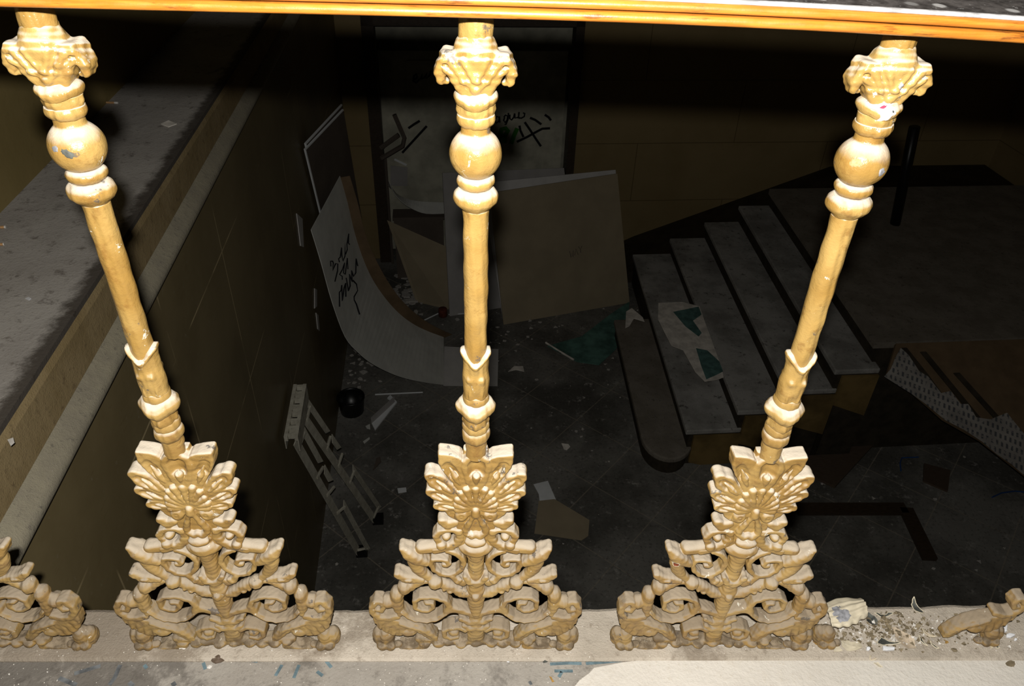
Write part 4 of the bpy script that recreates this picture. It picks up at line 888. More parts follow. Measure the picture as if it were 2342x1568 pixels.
 'fl_tan5':[(0.5996,0.0262,0.006),(0.6062,0.0244,0.006),(0.6124,0.0181,0.006),(0.6198,0.0127,0.006),(0.6235,0.0065,0.006),(0.6209,-0.0074,0.006),(0.6087,-0.0087,0.006),(0.6,-0.0031,0.006),(0.5984,0.0118,0.006)],
 'fl_strip6':[(0.5658,-0.002,0.007),(0.575,0.0067,0.007),(0.581,0.0059,0.007),(0.5876,0.0023,0.007),(0.5957,-0.0011,0.007),(0.5974,-0.0046,0.007),(0.5834,-0.002,0.007),(0.5734,-0.0029,0.007)],
 'fl_white7':[(0.5726,-0.0057,0.006),(0.5798,-0.0074,0.006),(0.5894,-0.0074,0.006),(0.5875,-0.0117,0.006),(0.5768,-0.0126,0.006),(0.5709,-0.0117,0.006)],
 'fl_lump8':[(0.5488,-0.0074,0.006),(0.5529,-0.007,0.006),(0.5541,-0.01,0.006),(0.5507,-0.0126,0.006),(0.5475,-0.0117,0.006)],
 'fl_leaf9':[(0.4761,0.002,0.002),(0.4812,0.0029,0.002),(0.4872,-0.0006,0.002),(0.4912,-0.0049,0.002),(0.4844,-0.0041,0.002),(0.4782,-0.001,0.002)],
 'fl_stand10':[(0.6494,0.0703,0.01),(0.6531,0.0598,0.01),(0.6568,0.0541,0.01),(0.6567,0.0484,0.01),(0.6508,0.0447,0.01),(0.6463,0.0512,0.01),(0.6447,0.0626,0.01)],
 'fl_w11':[(0.7672,0.0355,0.004),(0.772,0.035,0.004),(0.7689,0.0249,0.004),(0.7636,0.0168,0.004),(0.7572,0.0177,0.004)],
 'fl_w12':[(0.7598,0.0121,0.003),(0.7652,0.0143,0.003),(0.7718,0.013,0.003),(0.7726,0.0108,0.003),(0.7647,0.0076,0.003),(0.7595,0.0085,0.003)],
 'fl_w13':[(0.7691,0.0068,0.003),(0.773,0.005,0.003),(0.7702,0.0028,0.003),(0.7674,0.0037,0.003)],
 'fl_leaf14':[(0.7395,-0.0283,-0.003),(0.7443,-0.0254,-0.003),(0.7495,-0.0245,-0.003),(0.7536,-0.0258,-0.003),(0.7527,-0.03,-0.003),(0.7484,-0.0337,-0.003),(0.743,-0.0333,-0.003),(0.7392,-0.0317,-0.003)],
 'fl_str15':[(0.6329,0.0118,0.006),(0.6353,0.0092,0.006),(0.6361,0.0039,0.006),(0.6381,-0.0048,0.006),(0.6361,-0.0031,0.006),(0.6321,0.0039,0.006)],
 'fl_str16':[(0.6442,0.0021,0.006),(0.6498,-0.0031,0.006),(0.6527,-0.0087,0.006),(0.6497,-0.0083,0.006),(0.6454,-0.0022,0.006)],
 'fl_str17':[(0.7376,0.0048,0.006),(0.7399,0.0031,0.006),(0.7407,-0.0074,0.006),(0.7367,-0.0074,0.006)],
 'fl_str18':[(0.6402,0.0199,0.006),(0.6475,0.0163,0.006),(0.6545,0.007,0.006),(0.6503,0.0101,0.006),(0.6434,0.0145,0.006)],
 'fl_cr19':[(0.7297,-0.0009,0.004),(0.7358,-0.0001,0.004),(0.736,-0.0027,0.004),(0.7287,-0.0088,0.004),(0.7268,-0.0079,0.004)],
 'fl_leaf20':[(0.6666,0.0056,0.002),(0.6718,0.003,0.002),(0.6716,0.0008,0.002),(0.6663,-0.0001,0.002)],
 'fl_chip21':[(0.5496,-0.0195,-0.002),(0.5578,-0.0187,-0.002),(0.557,-0.0238,-0.002),(0.5503,-0.0238,-0.002)],
 'fl_chip22':[(0.5525,-0.028,-0.002),(0.5584,-0.0271,-0.002),(0.5635,-0.0338,-0.002),(0.5592,-0.0346,-0.002)],
 'fl_wood23':[(0.0899,-0.0516,0.003),(0.0971,-0.0498,0.003),(0.1025,-0.0578,0.003),(0.0989,-0.0603,0.003)],
 'fl_orange24':[(0.1,-0.0456,-0.003),(0.1035,-0.0469,-0.003),(0.1067,-0.0531,-0.003),(0.1037,-0.0544,-0.003)],
 'strips':[[(3.039,3.237,-2.018),(3.129,3.062,-2.114),(3.269,2.746,-2.288)],[(3.165,3.208,-2.034),(3.312,2.931,-2.186),(3.437,2.701,-2.313)],[(3.349,3.068,-2.111),(3.52,2.788,-2.265),(3.667,2.552,-2.395)]],
 'orph':(0.502,0.0133,0.0),
 'shellc':(0.5392,0.0418,0.0)}
rr = lambda l: [R(*p) for p in l]
ZF = -3.0; XL = -0.845
def struct(name, mb, mat, **k): return tag(mb.build(name, mat, **k), kind='structure')
def onebox(name, x0, x1, y0, y1, z0, z1, mat, **k):
    b = MB(); b.rbox(x0, x1, y0, y1, z0, z1); return struct(name, b, mat, **k)
onebox('floor', XL-0.2, 5.8, 0.02, 7.2, ZF-0.2, ZF, M['tile'])
onebox('wall_left', XL-0.25, XL, 0.13, 6.3, ZF, -0.20, M['slab'])
onebox('wall_left_upper', -2.2, -1.235, -1.6, 6.3, -0.03, 2.2, M['yellow2'])
b = MB(); b.rbox(-2.2, -0.62, 6.3, 6.55, ZF, 2.2); b.rbox(1.28, 6.2, 6.3, 6.55, ZF, 2.2); b.rbox(-0.62, 1.28, 6.3, 6.55, -0.62, 2.2)
struct('wall_far', b, M['yellow'])
onebox('wall_back', -0.62, 1.36, 6.95, 7.05, ZF, -0.5, M['graf'])
onebox('wall_right', 5.6, 5.8, -1.6, 6.3, ZF, 2.2, M['yellow'])
# door frame: two dark posts and a head
b = MB(); b.rbox(-0.62, -0.515, 6.22, 6.40, ZF, -0.62); b.rbox(1.21, 1.285, 6.22, 6.40, ZF, -0.62); b.rbox(-0.62, 1.285, 6.22, 6.40, -0.72, -0.62)
struct('door_1', b, M['darkwood'])
# dark raking plinth between the steps and the far wall
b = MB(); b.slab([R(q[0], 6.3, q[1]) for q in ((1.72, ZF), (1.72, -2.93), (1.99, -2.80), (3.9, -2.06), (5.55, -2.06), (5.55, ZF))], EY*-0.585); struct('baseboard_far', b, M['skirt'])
# grey ledge along the left side of the well, with its moulded front
onebox('trim_1', -2.2, -0.862, -1.6, 6.3, -0.16, -0.03, M['ledge'])
prof = [(-0.875, -0.155), (-0.853, -0.155), (-0.856, -0.060), (-0.864, -0.038), (-0.875, -0.034)]
def run(prof, y0, y1, n=40, amp=0.0):
    mb = MB(); path = []
    for i in range(n+1):
        y = y0+(y1-y0)*i/n; path.append((R(0, y, 0), EX, EZ))
    mb.sweep(prof, path); return mb
struct('trim_2', run(prof, -0.10, 6.3), M['fascia'])
torus = [(-0.875, -0.228), (-0.836, -0.228), (-0.824, -0.221), (-0.818, -0.208), (-0.819, -0.196), (-0.826, -0.186), (-0.846, -0.170), (-0.856, -0.158), (-0.875, -0.156)]
struct('trim_3', run(torus, -0.10, 6.3), M['torus'], smooth=True)
# the sill the balusters stand on, and the gallery floor in front of it (balustrade axes)
def wbox(name, x0, x1, y0, y1, z0, z1, mat, n=1):
    mb = MB(); mb.hexa([(x0, y0, z0), (x1, y0, z0), (x1, y1, z0), (x0, y1, z0)], [(x0, y0, z1), (x1, y0, z1), (x1, y1, z1), (x0, y1, z1)]); return mb
rg = random.Random(3)
nx = 240; xs = [-1.05+2.65*i/nx for i in range(nx+1)]
V = []; Fc = []
for i, x in enumerate(xs):
    yb = 0.056+0.012*max(0, x)+0.0012*math.sin(x*37)+0.0010*math.sin(x*91+1)+rg.uniform(-.0006, .0006)
    zt = 0.0006*math.sin(x*23)
    pr_ = [(-0.024, -0.03), (-0.024, -0.004), (-0.021, -0.0005), (0.0, zt*0), (yb-0.006, -0.0003), (yb, -0.004), (yb+0.002, -0.03), (yb+0.004, -0.16), (-0.024, -0.16)]
    V += [(x, y, z) for y, z in pr_]
k = 9
for i in range(nx):
    for j in range(k): Fc.append((i*k+j, i*k+(j+1) % k, (i+1)*k+(j+1) % k, (i+1)*k+j))
Fc += [tuple(range(k)), tuple(nx*k+j for j in range(k-1, -1, -1))]
sb = MB(); sb.add(V, Fc); sill = struct('trim_4', sb, M['sill'])
gf = wbox('f', -1.6, 2.2, -1.6, -0.0235, -0.16, -0.006, None); upfloor = struct('floor', gf, M['upfloor'])
nw = wbox('n', -1.0, 1.55, 0.0, 0.04, -3.0, -0.16, None); struct('wall_near', nw, M['yellow2'])

# ------------------------------------------------------------------ handrail
rail = thing('handrail', 'orange varnished wooden handrail with two beads across the top of the balusters', 'handrail')
def zr(x): return 0.8345-0.05*max(0.0, x)**2-0.0012*max(0, -x)
def railrun(name, prof, mat, n=60, smooth=True):
    mb = MB(); path = [((x, 0, zr(x)), (0, 1, 0), (0, 0, 1)) for x in [-1.2+2.6*i/n for i in range(n+1)]]
    mb.sweep(prof, path); return mb.build(name, mat, rail, smooth)
arc = lambda cy, cz, ry, rz, a0, a1, n=8: [(cy+ry*math.cos(a), cz+rz*math.sin(a)) for a in np.linspace(a0, a1, n)]
railrun('lower_bead', [(-0.028, 0.0)]+arc(-0.0365, 0.0038, 0.0045, 0.0038, -math.pi/2, -1.5*math.pi, 9)+[(-0.028, 0.0076)], M['rail'])
railrun('upper_bead', [(-0.028, 0.0086)]+arc(-0.0375, 0.0122, 0.0045, 0.0036, -math.pi/2, -1.5*math.pi, 9)+[(-0.028, 0.0158)], M['rail'])
railrun('rail_body', [(-0.0345, 0.0002), (-0.0345, 0.0160), (-0.030, 0.0168), (0.106, 0.0168), (0.114, 0.013), (0.114, 0.0002)], M['railgap'], smooth=False)
railrun('worn_edge', [(-0.0395, 0.0158), (-0.0395, 0.0176), (-0.0355, 0.0185), (-0.033, 0.0178), (-0.033, 0.0158)], M['railedge'])
railrun('rail_top', [(-0.0335, 0.0165), (-0.0335, 0.0181), (0.0, 0.0200), (0.08, 0.0200), (0.108, 0.0175), (0.108, 0.0165)], M['railtop'], smooth=False)

# ------------------------------------------------------------------ helpers for loose things
def slab_thing(name, poly, thick, mat, label, cat, group=None, parent=None, toward=None):
    """a flat board or scrap with real thickness; thickness goes away from the camera"""
    p = [Vector(q) for q in poly]; n = (p[1]-p[0]).cross(p[2]-p[0]).normalized()
    if n.dot(p[0]-CAM) < 0: n = -n
    mb = MB(); mb.slab(p, n*thick); o = mb.build(name, mat, parent)
    if label: tag(o, label, cat, group)
    return o
def flat_thing(name, poly, thick, mat, label=None, cat=None, group=None, parent=None, z=None):
    p = [Vector(q) for q in poly]
    if z is not None: p = [Vector((q.x, q.y, z)) for q in p]
    mb = MB(); mb.slab(p, Vector((0, 0, thick))); o = mb.build(name, mat, parent)
    if label: tag(o, label, cat, group)
    return o
def stroke(name, lines, r, mat, parent, nrm, label=None, flat=0.35):
    mb = MB()
    for l in lines:
        l = [Vector(p) for p in l]
        if len(l) < 2: continue
        nn = Vector(nrm).normalized(); path = []
        for i, p in enumerate(l):
            d = (l[min(i+1, len(l)-1)]-l[max(i-1, 0)]); d = d.normalized() if d.length > 1e-9 else Vector((1, 0, 0))
            a = nn.cross(d); a = a.normalized() if a.length > 1e-6 else d.orthogonal().normalized()
            path.append((p, a, nn))
        mb.sweep([(-r, 0), (-r, r*flat), (r, r*flat), (r, 0)], path)
    o = mb.build(name, mat, parent)
    if label: o['label'] = label
    return o
TOCAM = -EY

# ------------------------------------------------------------------ boards in the far doorway
bd = slab_thing('plasterboard', rr(BG['F']), 0.013, M['kraft'], 'large tan plasterboard leaning in front of the doorway, foremost of the stack', 'board', 'boards leaning in the doorway')
q = rr(BG['F'])
def on_face(u, v, off=0.0006):
    a, b_, c, d = q; t = a.lerp(b_, u); e = d.lerp(c, u); P = t.lerp(e, v)
    n = (b_-a).cross(d-a).normalized(); n = n if n.dot(CAM-P) > 0 else -n
    return P+n*off
L = []
for i, g in enumerate(([(0, 0), (.2, 1), (.5, .3), (.8, 1), (1, 0)], [(0, 1), (.5, 0), (1, 1)], [(0, 0), (.5, .5), (1, 0)], [(.5, .5), (.5, 1)])):
    u0 = 0.56+0.036*min(i, 2); L.append([on_face(u0+0.028*x, 0.515-0.012*min(i, 2)+0.05*y) for x, y in g])
stroke('faint_print', L, 0.0028, M['darkboard'], bd, TOCAM)
slab_thing('plasterboard', rr(BG['G']), 0.013, M['lightboard'], 'pale board showing as a wedge above the top edge of the tan plasterboard', 'board', 'boards leaning in the doorway')
slab_thing('plasterboard', rr(BG['H']), 0.013, M['greyboard'], 'grey board standing rearmost of the stack, its edge left of the middle baluster', 'board', 'boards leaning in the doorway')
slab_thing('plasterboard', rr(BG['TAN']), 0.010, M['kraft'], 'small tan board tilted on one corner left of the middle baluster', 'board')
# graffiti board filling the opening
gb = slab_thing('graffiti_board', [R(-0.515, 6.5, -1.0), R(1.20, 6.5, -1.0), R(1.20, 6.5, ZF), R(-0.515, 6.5, ZF)], 0.02, M['graf'], 'grey green board with scrawled writing closing the far doorway', 'board')
fr = lambda ls: [[R(p[0], 6.5-0.001, p[2]) for p in l] for l in ls]
stroke('scrawled_word', fr(BG['ink_script']), 0.0075, M['ink'], gb, TOCAM, 'black scrawled word')
for l_ in fr(BG['ink_rays']): stroke('drawn_ray', [l_], 0.011, M['ink'], gb, TOCAM)
stroke('green_letters', fr(BG['ink_green']), 0.020, M['green'], gb, TOCAM, 'green sprayed letters')
slab_thing('pasted_notice', [R(p[0], 6.492, p[2]) for p in BG['notice']], 0.006, M['greyboard'], None, None, None, gb)
stroke('notice_edge', fr([BG['notice_l']]), 0.010, M['whiteedge'], gb, TOCAM)
ub = slab_thing('torn_poster', [R(p[0], 6.488, p[2]) for p in BG['upbd']], 0.006, M['graf'], 'torn poster with a cursive word high on the door board beside the capital', 'poster')
stroke('scrawled_word', [[R(p[0], 6.486, p[2]) for p in l] for l in BG['ink_upper']], 0.009, M['ink'], ub, TOCAM)
# dark crate carrying a white curve that models the big sheet's reflection
onz = thing('crate', 'dark crate behind the small tan board in the doorway', 'crate')
b = MB(); b.rbox(-0.44, 0.02, 5.90, 6.06, ZF, -2.36); b.build('crate_body', M['darkboard'], onz)
b = MB(); b.rbox(-0.45, 0.03, 5.89, 6.07, -2.36, -2.335); b.build('crate_lid', M['darkboard'], onz)
def ruled(name, A, B_, thick, mat, parent=None, up=Vector((0, 0, 1)), sub=4):
    def dens(l):
        l = [Vector(p) for p in l]; o = []
        for i in range(len(l)-1):
            p0, p1, p2, p3 = l[max(i-1, 0)], l[i], l[i+1], l[min(i+2, len(l)-1)]
            for s in range(sub):
                t = s/sub; o.append(0.5*((2*p1)+(p2-p0)*t+(2*p0-5*p1+4*p2-p3)*t*t+(3*p1-p0-3*p2+p3)*t**3))
        o.append(l[-1]); return o
    A = dens(A); B_ = dens(B_); n = len(A); V = []; Fc = []
    for i in range(n):
        d = (A[min(i+1, n-1)]-A[max(i-1, 0)]).normalized(); nn = d.cross(B_[i]-A[i]).normalized()
        if nn.dot(CAM-A[i]) > 0: nn = -nn
        V += [A[i], B_[i], B_[i]+nn*thick, A[i]+nn*thick]
    for i in range(n-1):
        for j in range(4): Fc.append((i*4+j, i*4+(j+1) % 4, (i+1)*4+(j+1) % 4, (i+1)*4+j))
    Fc += [(0, 1, 2, 3), tuple((n-1)*4+j for j in (3, 2, 1, 0))]
    mb = MB(); mb.add(V, Fc); return mb.build(name, mat, parent)
cu = [(x, 6.05, z) for x, _, z in BG['cres'][0]]; cl = [(x, 5.93, max(z, -2.33)) for x, _, z in BG['cres'][1]]
tag(ruled('bent_sheet', rr(cu), rr(cl), 0.004, M['white']), 'small white curve on the dark crate, modelled in place of a reflection of the big sheet', 'sheet')  # solid stand-in for the mirror image of the big sheet
bf = thing('chair_frame', 'broken wooden frame leaning on the left door post', 'frame', R(-0.46, 6.1, ZF)); bo = R(-0.46, 6.1, ZF)
for l in BG['frame']:
    b = MB(); b.tube([R(*p)-bo for p in l], 0.022, 6); b.build('bar', M['darkboard'], bf)
b = MB(); b.tube([R(-0.49, 6.12, BG['frame'][0][3][2])-bo, R(-0.50, 6.20, ZF)-bo], 0.014, 6); b.build('upright', M['darkboard'], bf)

# ------------------------------------------------------------------ bent sheets against the left wall
bs = ruled('bent_sheet', rr(BG['bent'][0]), rr(BG['bent'][1]), 0.004, M['white'])
tag(bs, 'big white sheet with black handwriting curving from the left wall onto the floor', 'sheet')
stroke('handwriting', [[R(*p)+(CAM-R(*p)).normalized()*0.004 for p in l] for l in BG['hand']], 0.0058, M['ink'], bs, (CAM-R(-0.6, 4, -2)).normalized(), 'three lines of black handwriting', 0.2)
tag(ruled('bent_sheet', rr(BG['bent2'][0]), rr(BG['bent2'][1]), 0.004, M['hardboard']), 'brown strip curving beside the big white sheet', 'sheet')  # brown band following the far edge of the white sheet
flat_thing('flat_sheet', rr(BG['flat']), 0.004, M['lightboard'], 'flat grey sheet on the floor at the foot of the curved white sheet', 'sheet', z=-2.998)
# tall boards standing on edge, shade put into their dark face colour
t0, t1, tb_ = BG['tall']
for i, (lab, off) in enumerate((('tall board with shade coloured into its face, on edge against the left wall, the outer of two', 0.0), ('tall board with shade coloured into its face, close behind the outer one against the left wall', 0.04))):
    A = R(t0[0], t0[1]+off, t0[2]+off*0.5); Bp = R(t1[0]-0.01*i, t1[1]+off, t1[2]+off*0.5); Az = R(tb_[0], tb_[1]+off, ZF); Bz = Az+(Bp-A); Bz.z = ZF
    root = thing('tall_board', lab, 'board', Az, 'tall boards against the left wall'); sh = lambda p: Vector(p)-Az
    nn = (Bp-A).cross(Az-A).normalized()*0.008; nn = nn if nn.dot(EX) > 0 else -nn
    mb = MB(); mb.slab([sh(A), sh(Bp), sh(Bz), sh(Az)], nn); mb.build('panel', M['darkboard'], root)
    d = (Bp-A).normalized(); e_ = (Az-A).normalized(); mb = MB()
    mb.slab([sh(A)-e_*0.012, sh(Bp)-e_*0.012, sh(Bp), sh(A)], nn*1.2); mb.slab([sh(A)-d*0.012-e_*0.012, sh(A)-e_*0.012, sh(Az)-e_*0.02, sh(Az)-d*0.012-e_*0.02], nn*1.2)
    o = mb.build('board_edge', M['whiteedge'], root); o['label'] = 'pale cut edge of the board'
for l, lab in zip(BG['shard'], ('long pale strip stuck to the left wall near the tall boards', 'upper of two thin pale strips low on the left wall', 'lower of two thin pale strips low on the left wall')):
    p = rr(l); mb = MB(); mb.slab([R(XL+0.001, a[1], a[2]) for a in l], EX*0.004); tag(mb.build('paint_strip', M['lightboard']), lab, 'strip')

# ------------------------------------------------------------------ perforated trestle leaning on the left wall
ld_ = BG['lad']; base = R(*ld_['A'][1]); lad = thing('trestle', 'grubby cream metal trestle frame leaning against the left wall', 'trestle', base)
def bar(mb, P0, P1, w, th, cuts=None):
    """flat bar between two points, its flat side turned up and out from the wall"""
    ax = (P1-P0).normalized(); up = (EX*0.75+EZ*0.62-EY*0.35); up = (up-ax*up.dot(ax)).normalized(); sd = ax.cross(up)
    L = (P1-P0).length
    for a_, b_, k_ in (cuts or ((0, 1, 1),)):
        o0 = P0+ax*L*a_-base; o1 = P0+ax*L*b_-base; t = 0.035 if k_ < 1 else 0.0
        mb.slab([o0-sd*w, o0+ax*t+sd*w, o1-ax*t+sd*w, o1-sd*w], -up*th)
P = {k: [R(*p) for p in ld_[k]] for k in ('A', 'A2', 'B', 'B2')}
for k in ('A', 'B'):
    leg = MB(); bar(leg, P[k][0], P[k][1], 0.026, 0.006)
    bar(leg, P[k+'2'][0], P[k+'2'][1], 0.019, 0.005, ((0.0, 0.26, 0), (0.285, 0.40, 0), (0.56, 0.99, 0)))
    for t in (0.03, 0.27, 0.42, 0.58, 0.95):
        a = P[k][0].lerp(P[k][1], t); c_ = P[k+'2'][0].lerp(P[k+'2'][1], t); leg.tube([a-base-EZ*0.01, c_-base-EZ*0.012], 0.010, 6)
    leg.build('leg', M['ladder'], lad)
    ft = MB(); e = P[k][1]-base; ft.slab([e+EX*-0.02-EY*0.03, e+EX*0.05-EY*0.03, e+EX*0.05+EY*0.03, e-EX*0.02+EY*0.03], EZ*0.05); ft.build('foot_cap', M['black'], lad)
A0 = R(*ld_['bar0'])-base; A1 = R(*ld_['bar1'])-base; ax = (A1-A0).normalized(); Lt = (A1-A0).length; tb = MB()
for o_ in (0.0, 0.050): tb.slab([A0+EX*(o_-0.03), A1+EX*(o_-0.03), A1+EX*(o_-0.012), A0+EX*(o_-0.012)], EZ*0.03)
for i in range(8):
    wd = (0.016, 0.03, 0.014, 0.034, 0.014, 0.02, 0.03, 0.016)[i]; c0 = A0+ax*((Lt-0.03)*i/7); tb.slab([c0-EX*0.03, c0+ax*wd-EX*0.03, c0+ax*wd+EX*0.038, c0+EX*0.038], EZ*0.026)
tb.slab([A0-EX*0.03, A1-EX*0.03, A1-EX*0.03-EZ*0.05, A0-EX*0.03-EZ*0.05], EX*0.004)
tb.slab([A0+EX*0.034, A1+EX*0.034, A1+EX*0.034-EZ*0.07, A0+EX*0.034-EZ*0.07], EX*0.004)
tb.build('top_bar', M['ladder'], lad)

# ------------------------------------------------------------------ steps and landing at the right
RS = 0.165; NOS = [1.38, 1.69, 2.03, 2.34, 2.64, 2.90]; YN = 3.22; YE = 5.70; SK = 0.068
stair = thing('staircase', 'dirty stone steps rising along the far wall to a landing on the right', 'staircase', R(1.6, 3.4, ZF))
so = R(1.6, 3.4, ZF); RK = lambda x, y, z: R(x+SK*(y-3.3), y, z)-so
def sbox(b, x0, x1, y0, y1, z0, z1):
    b.hexa([RK(x0, y0, z0), RK(x1, y0, z0), RK(x1, y1, z0), RK(x0, y1, z0)], [RK(x0, y0, z1), RK(x1, y0, z1), RK(x1, y1, z1), RK(x0, y1, z1)])
x = NOS[0]; z = ZF+RS
pts = [(x, 4.85), (x, 3.40)]+[(x+0.19+0.19*math.cos(a), 3.36+0.24*math.sin(a)) for a in np.linspace(math.pi, 2*math.pi, 16)]+[(x+0.38, 4.85)]
b = MB(); b.slab([RK(px, py, z-0.045) for px, py in pts], Vector((0, 0, 0.045))); b.build('bullnose_step', M['bull'], stair, bevel=0.01)
cxm = x+0.19; b = MB(); b.slab([RK(cxm+(px-cxm)*0.9, 3.9+(py-3.9)*0.97, ZF) for px, py in pts], Vector((0, 0, RS-0.045))); b.build('bullnose_riser', M['riser'], stair)
for i in range(1, 5):
    x = NOS[i]; x1 = NOS[i+1]+0.03; z = ZF+RS*(i+1)
    b = MB(); sbox(b, x-0.03, x1, YN, YE, z-0.04, z); b.build('tread', M['step'], stair, bevel=0.008)
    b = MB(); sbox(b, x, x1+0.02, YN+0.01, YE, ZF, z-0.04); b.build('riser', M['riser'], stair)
b = MB(); y_ = YN+0.008; st = [RK(NOS[1]+0.03, y_, ZF+0.16)]
for i in range(1, 5): st += [RK(NOS[i]+0.03, y_, ZF+RS*(i+1)-0.05), RK(NOS[i+1]+0.03, y_, ZF+RS*(i+1)-0.05)]
st += [RK(NOS[5]+0.03, y_, ZF+0.34), RK(NOS[1]+0.03, y_, ZF+0.10)]
for k in range(0, len(st)-3, 2): b.slab([st[1+k], st[2+k], st[2+k]-Vector((0, 0, 0.36)), st[1+k]-Vector((0, 0, 0.25))], EY*-0.02)
b.build('stair_side', M['stringer'], stair)
ZLD = ZF+6*RS
b = MB(); sbox(b, NOS[5]-0.03, 5.40, 3.30, YE, ZLD-0.05, ZLD); b.build('landing_slab', M['bull'], stair)
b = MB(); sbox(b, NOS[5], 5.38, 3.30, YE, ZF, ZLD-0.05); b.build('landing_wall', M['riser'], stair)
# loose boards sloping from the landing's edge down to the floor
rp = thing('sloping_boards', 'dark boards sloping from the landing edge to the floor at the right', 'boards', R(3.2, 2.4, ZF)); ro = R(3.2, 2.4, ZF)
RN = (EZ-EY*0.55).normalized()
Lp = [R(*p) for p in BG['rampp']]; far_ = R(5.2, 3.27, -2.0); near_ = R(5.2, 1.47, -2.99); end_ = R(3.75, 1.47, -2.99)
top_ = R(BG['rampp'][0][0], 3.27, -2.0)
b = MB(); pl = [top_]+[p for p in Lp[1:]]+[end_, near_, far_]; b.slab([p-ro-RN*0.026 for p in pl], RN*0.024); b.build('panel', M['hardboard'], rp)
for l_ in BG['strips']:
    b = MB(); P_ = [R(*p)-ro for p in l_]
    for k in range(len(P_)-1): b.slab([P_[k]-EX*0.02, P_[k]+EX*0.02, P_[k+1]+EX*0.02, P_[k+1]-EX*0.02], RN*0.010)
    b.build('batten', M['riser'], rp)
# papers lying on the steps and the landing
pg = flat_thing('torn_poster', rr(BG['poster']), 0.003, M['poster'], 'pale torn poster with teal print lying on the steps', 'poster', z=ZF+3*RS+0.002)
flat_thing('poster_print', rr(BG['teal1']), 0.002, M['tealink'], parent=pg, z=ZF+3*RS+0.005)
flat_thing('poster_print', rr(BG['teal2']), 0.002, M['tealink'], parent=pg, z=ZF+3*RS+0.005)
flat_thing('paper_scrap', rr(BG['scrap1']), 0.003, M['poster'], 'pale paper scrap on the low step beside the teal sheet', 'scrap', z=ZF+2*RS+0.002)
b = MB(); b.slab([p+RN*0.011 for p in rr(BG['paper'])], RN*0.002); tag(b.build('torn_print', M['paper']), 'long torn strip of printed paper along the edge of the sloping boards', 'paper')
pb = R(*BG['pole_b']); pt = R(*BG['pole'][0]); b = MB(); b.tube([Vector((pb.x, pb.y, ZLD)), pt], 0.042, 10); tag(b.build('post', M['black'], smooth=True), 'black post standing on the dark landing behind the right baluster', 'post')

# ------------------------------------------------------------------ litter on the lower floor
bk = thing('bucket', 'black round bucket on the floor near the left wall', 'bucket', R(*BG['bucket'])); 
prof = [(0.080, 0.0), (0.088, 0.005), (0.102, 0.135), (0.106, 0.14), (0.106, 0.15), (0.099, 0.15), (0.096, 0.135), (0.082, 0.02), (0.0, 0.015)]
def turned(name, prof, mat, parent, seg=28):
    V = []; Fc = []; n = len(prof)
    for (r_, z_) in prof: V += [(r_*math.cos(2*math.pi*k/seg), r_*math.sin(2*math.pi*k/seg), z_) for k in range(seg)]
    for i in range(n-1):
        for k in range(seg): Fc.append((i*seg+k, i*seg+(k+1) % seg, (i+1)*seg+(k+1) % seg, (i+1)*seg+k))
    Fc.append(tuple(range(seg-1, -1, -1))); mb = MB(); mb.add(V, Fc); return mb.build(name, mat, parent, True)
turned('pail', prof, M['black'], bk)
b = MB(); b.tube([(0.104*math.cos(a), 0.104*math.sin(a)*0.9-0.01, 0.142+0.02*abs(math.sin(a))) for a in np.linspace(math.pi, 2*math.pi, 12)], 0.003, 6); b.build('handle', M['black'], bk)
def ffloor(key, name, mat, label, cat, th=0.004, group=None, dz=0.0):
    return flat_thing(name, rr(BG[key]), th, mat, label, cat, group, z=ZF+0.001+dz)
ffloor('fl_white', 'paper_card', M['whiteedge'], 'white torn card on the dark tiles above the tan cardboard', 'card')
ffloor('fl_tan', 'cardboard', M['kraft'], 'tan cardboard piece on the dark tiles between the middle and right balusters', 'cardboard', 0.005)
ffloor('fl_tile', 'paper_card', M['whiteedge'], 'small pale blue card left of the middle palmette', 'card', 0.004)
ffloor('fl_scrap', 'paper_scrap', M['poster'], 'small beige scrap on the tiles above the white card', 'scrap')
ffloor('fl_scrapw', 'paper_scrap', M['poster'], 'pale curled scrap below the leaning plasterboard', 'scrap')
ffloor('fl_bit1', 'plaster_bit', M['white'], 'white plaster bit left of the bent bracket', 'plaster')
ffloor('fl_bit2', 'plaster_bit', M['white'], 'thin white plaster bit below the bent bracket', 'plaster')
ffloor('fl_dk', 'rag', M['darkboard'], 'dark crumpled rag on the floor right of the trestle', 'rag', 0.01)
p = [R(*a) for a in BG['fl_bracket']]
brk = thing('bent_bracket', 'white folded angle piece on the floor by the bucket', 'bracket', Vector((p[0].x, p[0].y, ZF))); o_ = Vector((p[0].x, p[0].y, ZF)); 
b = MB(); b.slab([a-o_+Vector((0, 0, 0.001)) for a in p], Vector((0, 0, 0.012))); b.build('flange', M['whiteedge'], brk)
b = MB(); b.slab([p[1]-o_, p[0]-o_, p[0]-o_+Vector((0, 0, 0.07)), p[1]-o_+Vector((0, 0, 0.07))], Vector((0.004, 0, 0))); b.build('web', M['greyboard'], brk)
tp = ffloor('fl_tarp', 'teal_sheet', M['tarp'], 'teal painted sheet crumpled on the floor at the foot of the plasterboard', 'sheet', 0.006)
def stick(key, name, r, mat, label, cat):
    b = MB(); b.tube([R(a[0], a[1], ZF+r) for a in BG[key]], r, 6); return tag(b.build(name, mat), label, cat)
stick('fl_stick', 'white_stick', 0.006, M['whiteedge'], 'thin white stick on the floor right of the bucket', 'stick')
stick('fl_stick2', 'white_stick', 0.006, M['whiteedge'], 'thin white stick beside the rust coloured tin', 'stick')
stick('fl_stickp', 'white_stick', 0.006, M['whiteedge'], 'short white stick at the foot of the grey board', 'stick')
stick('fl_stripw', 'plaster_strip', 0.009, M['poster'], 'pale curved strip along the edge of the teal sheet', 'strip')
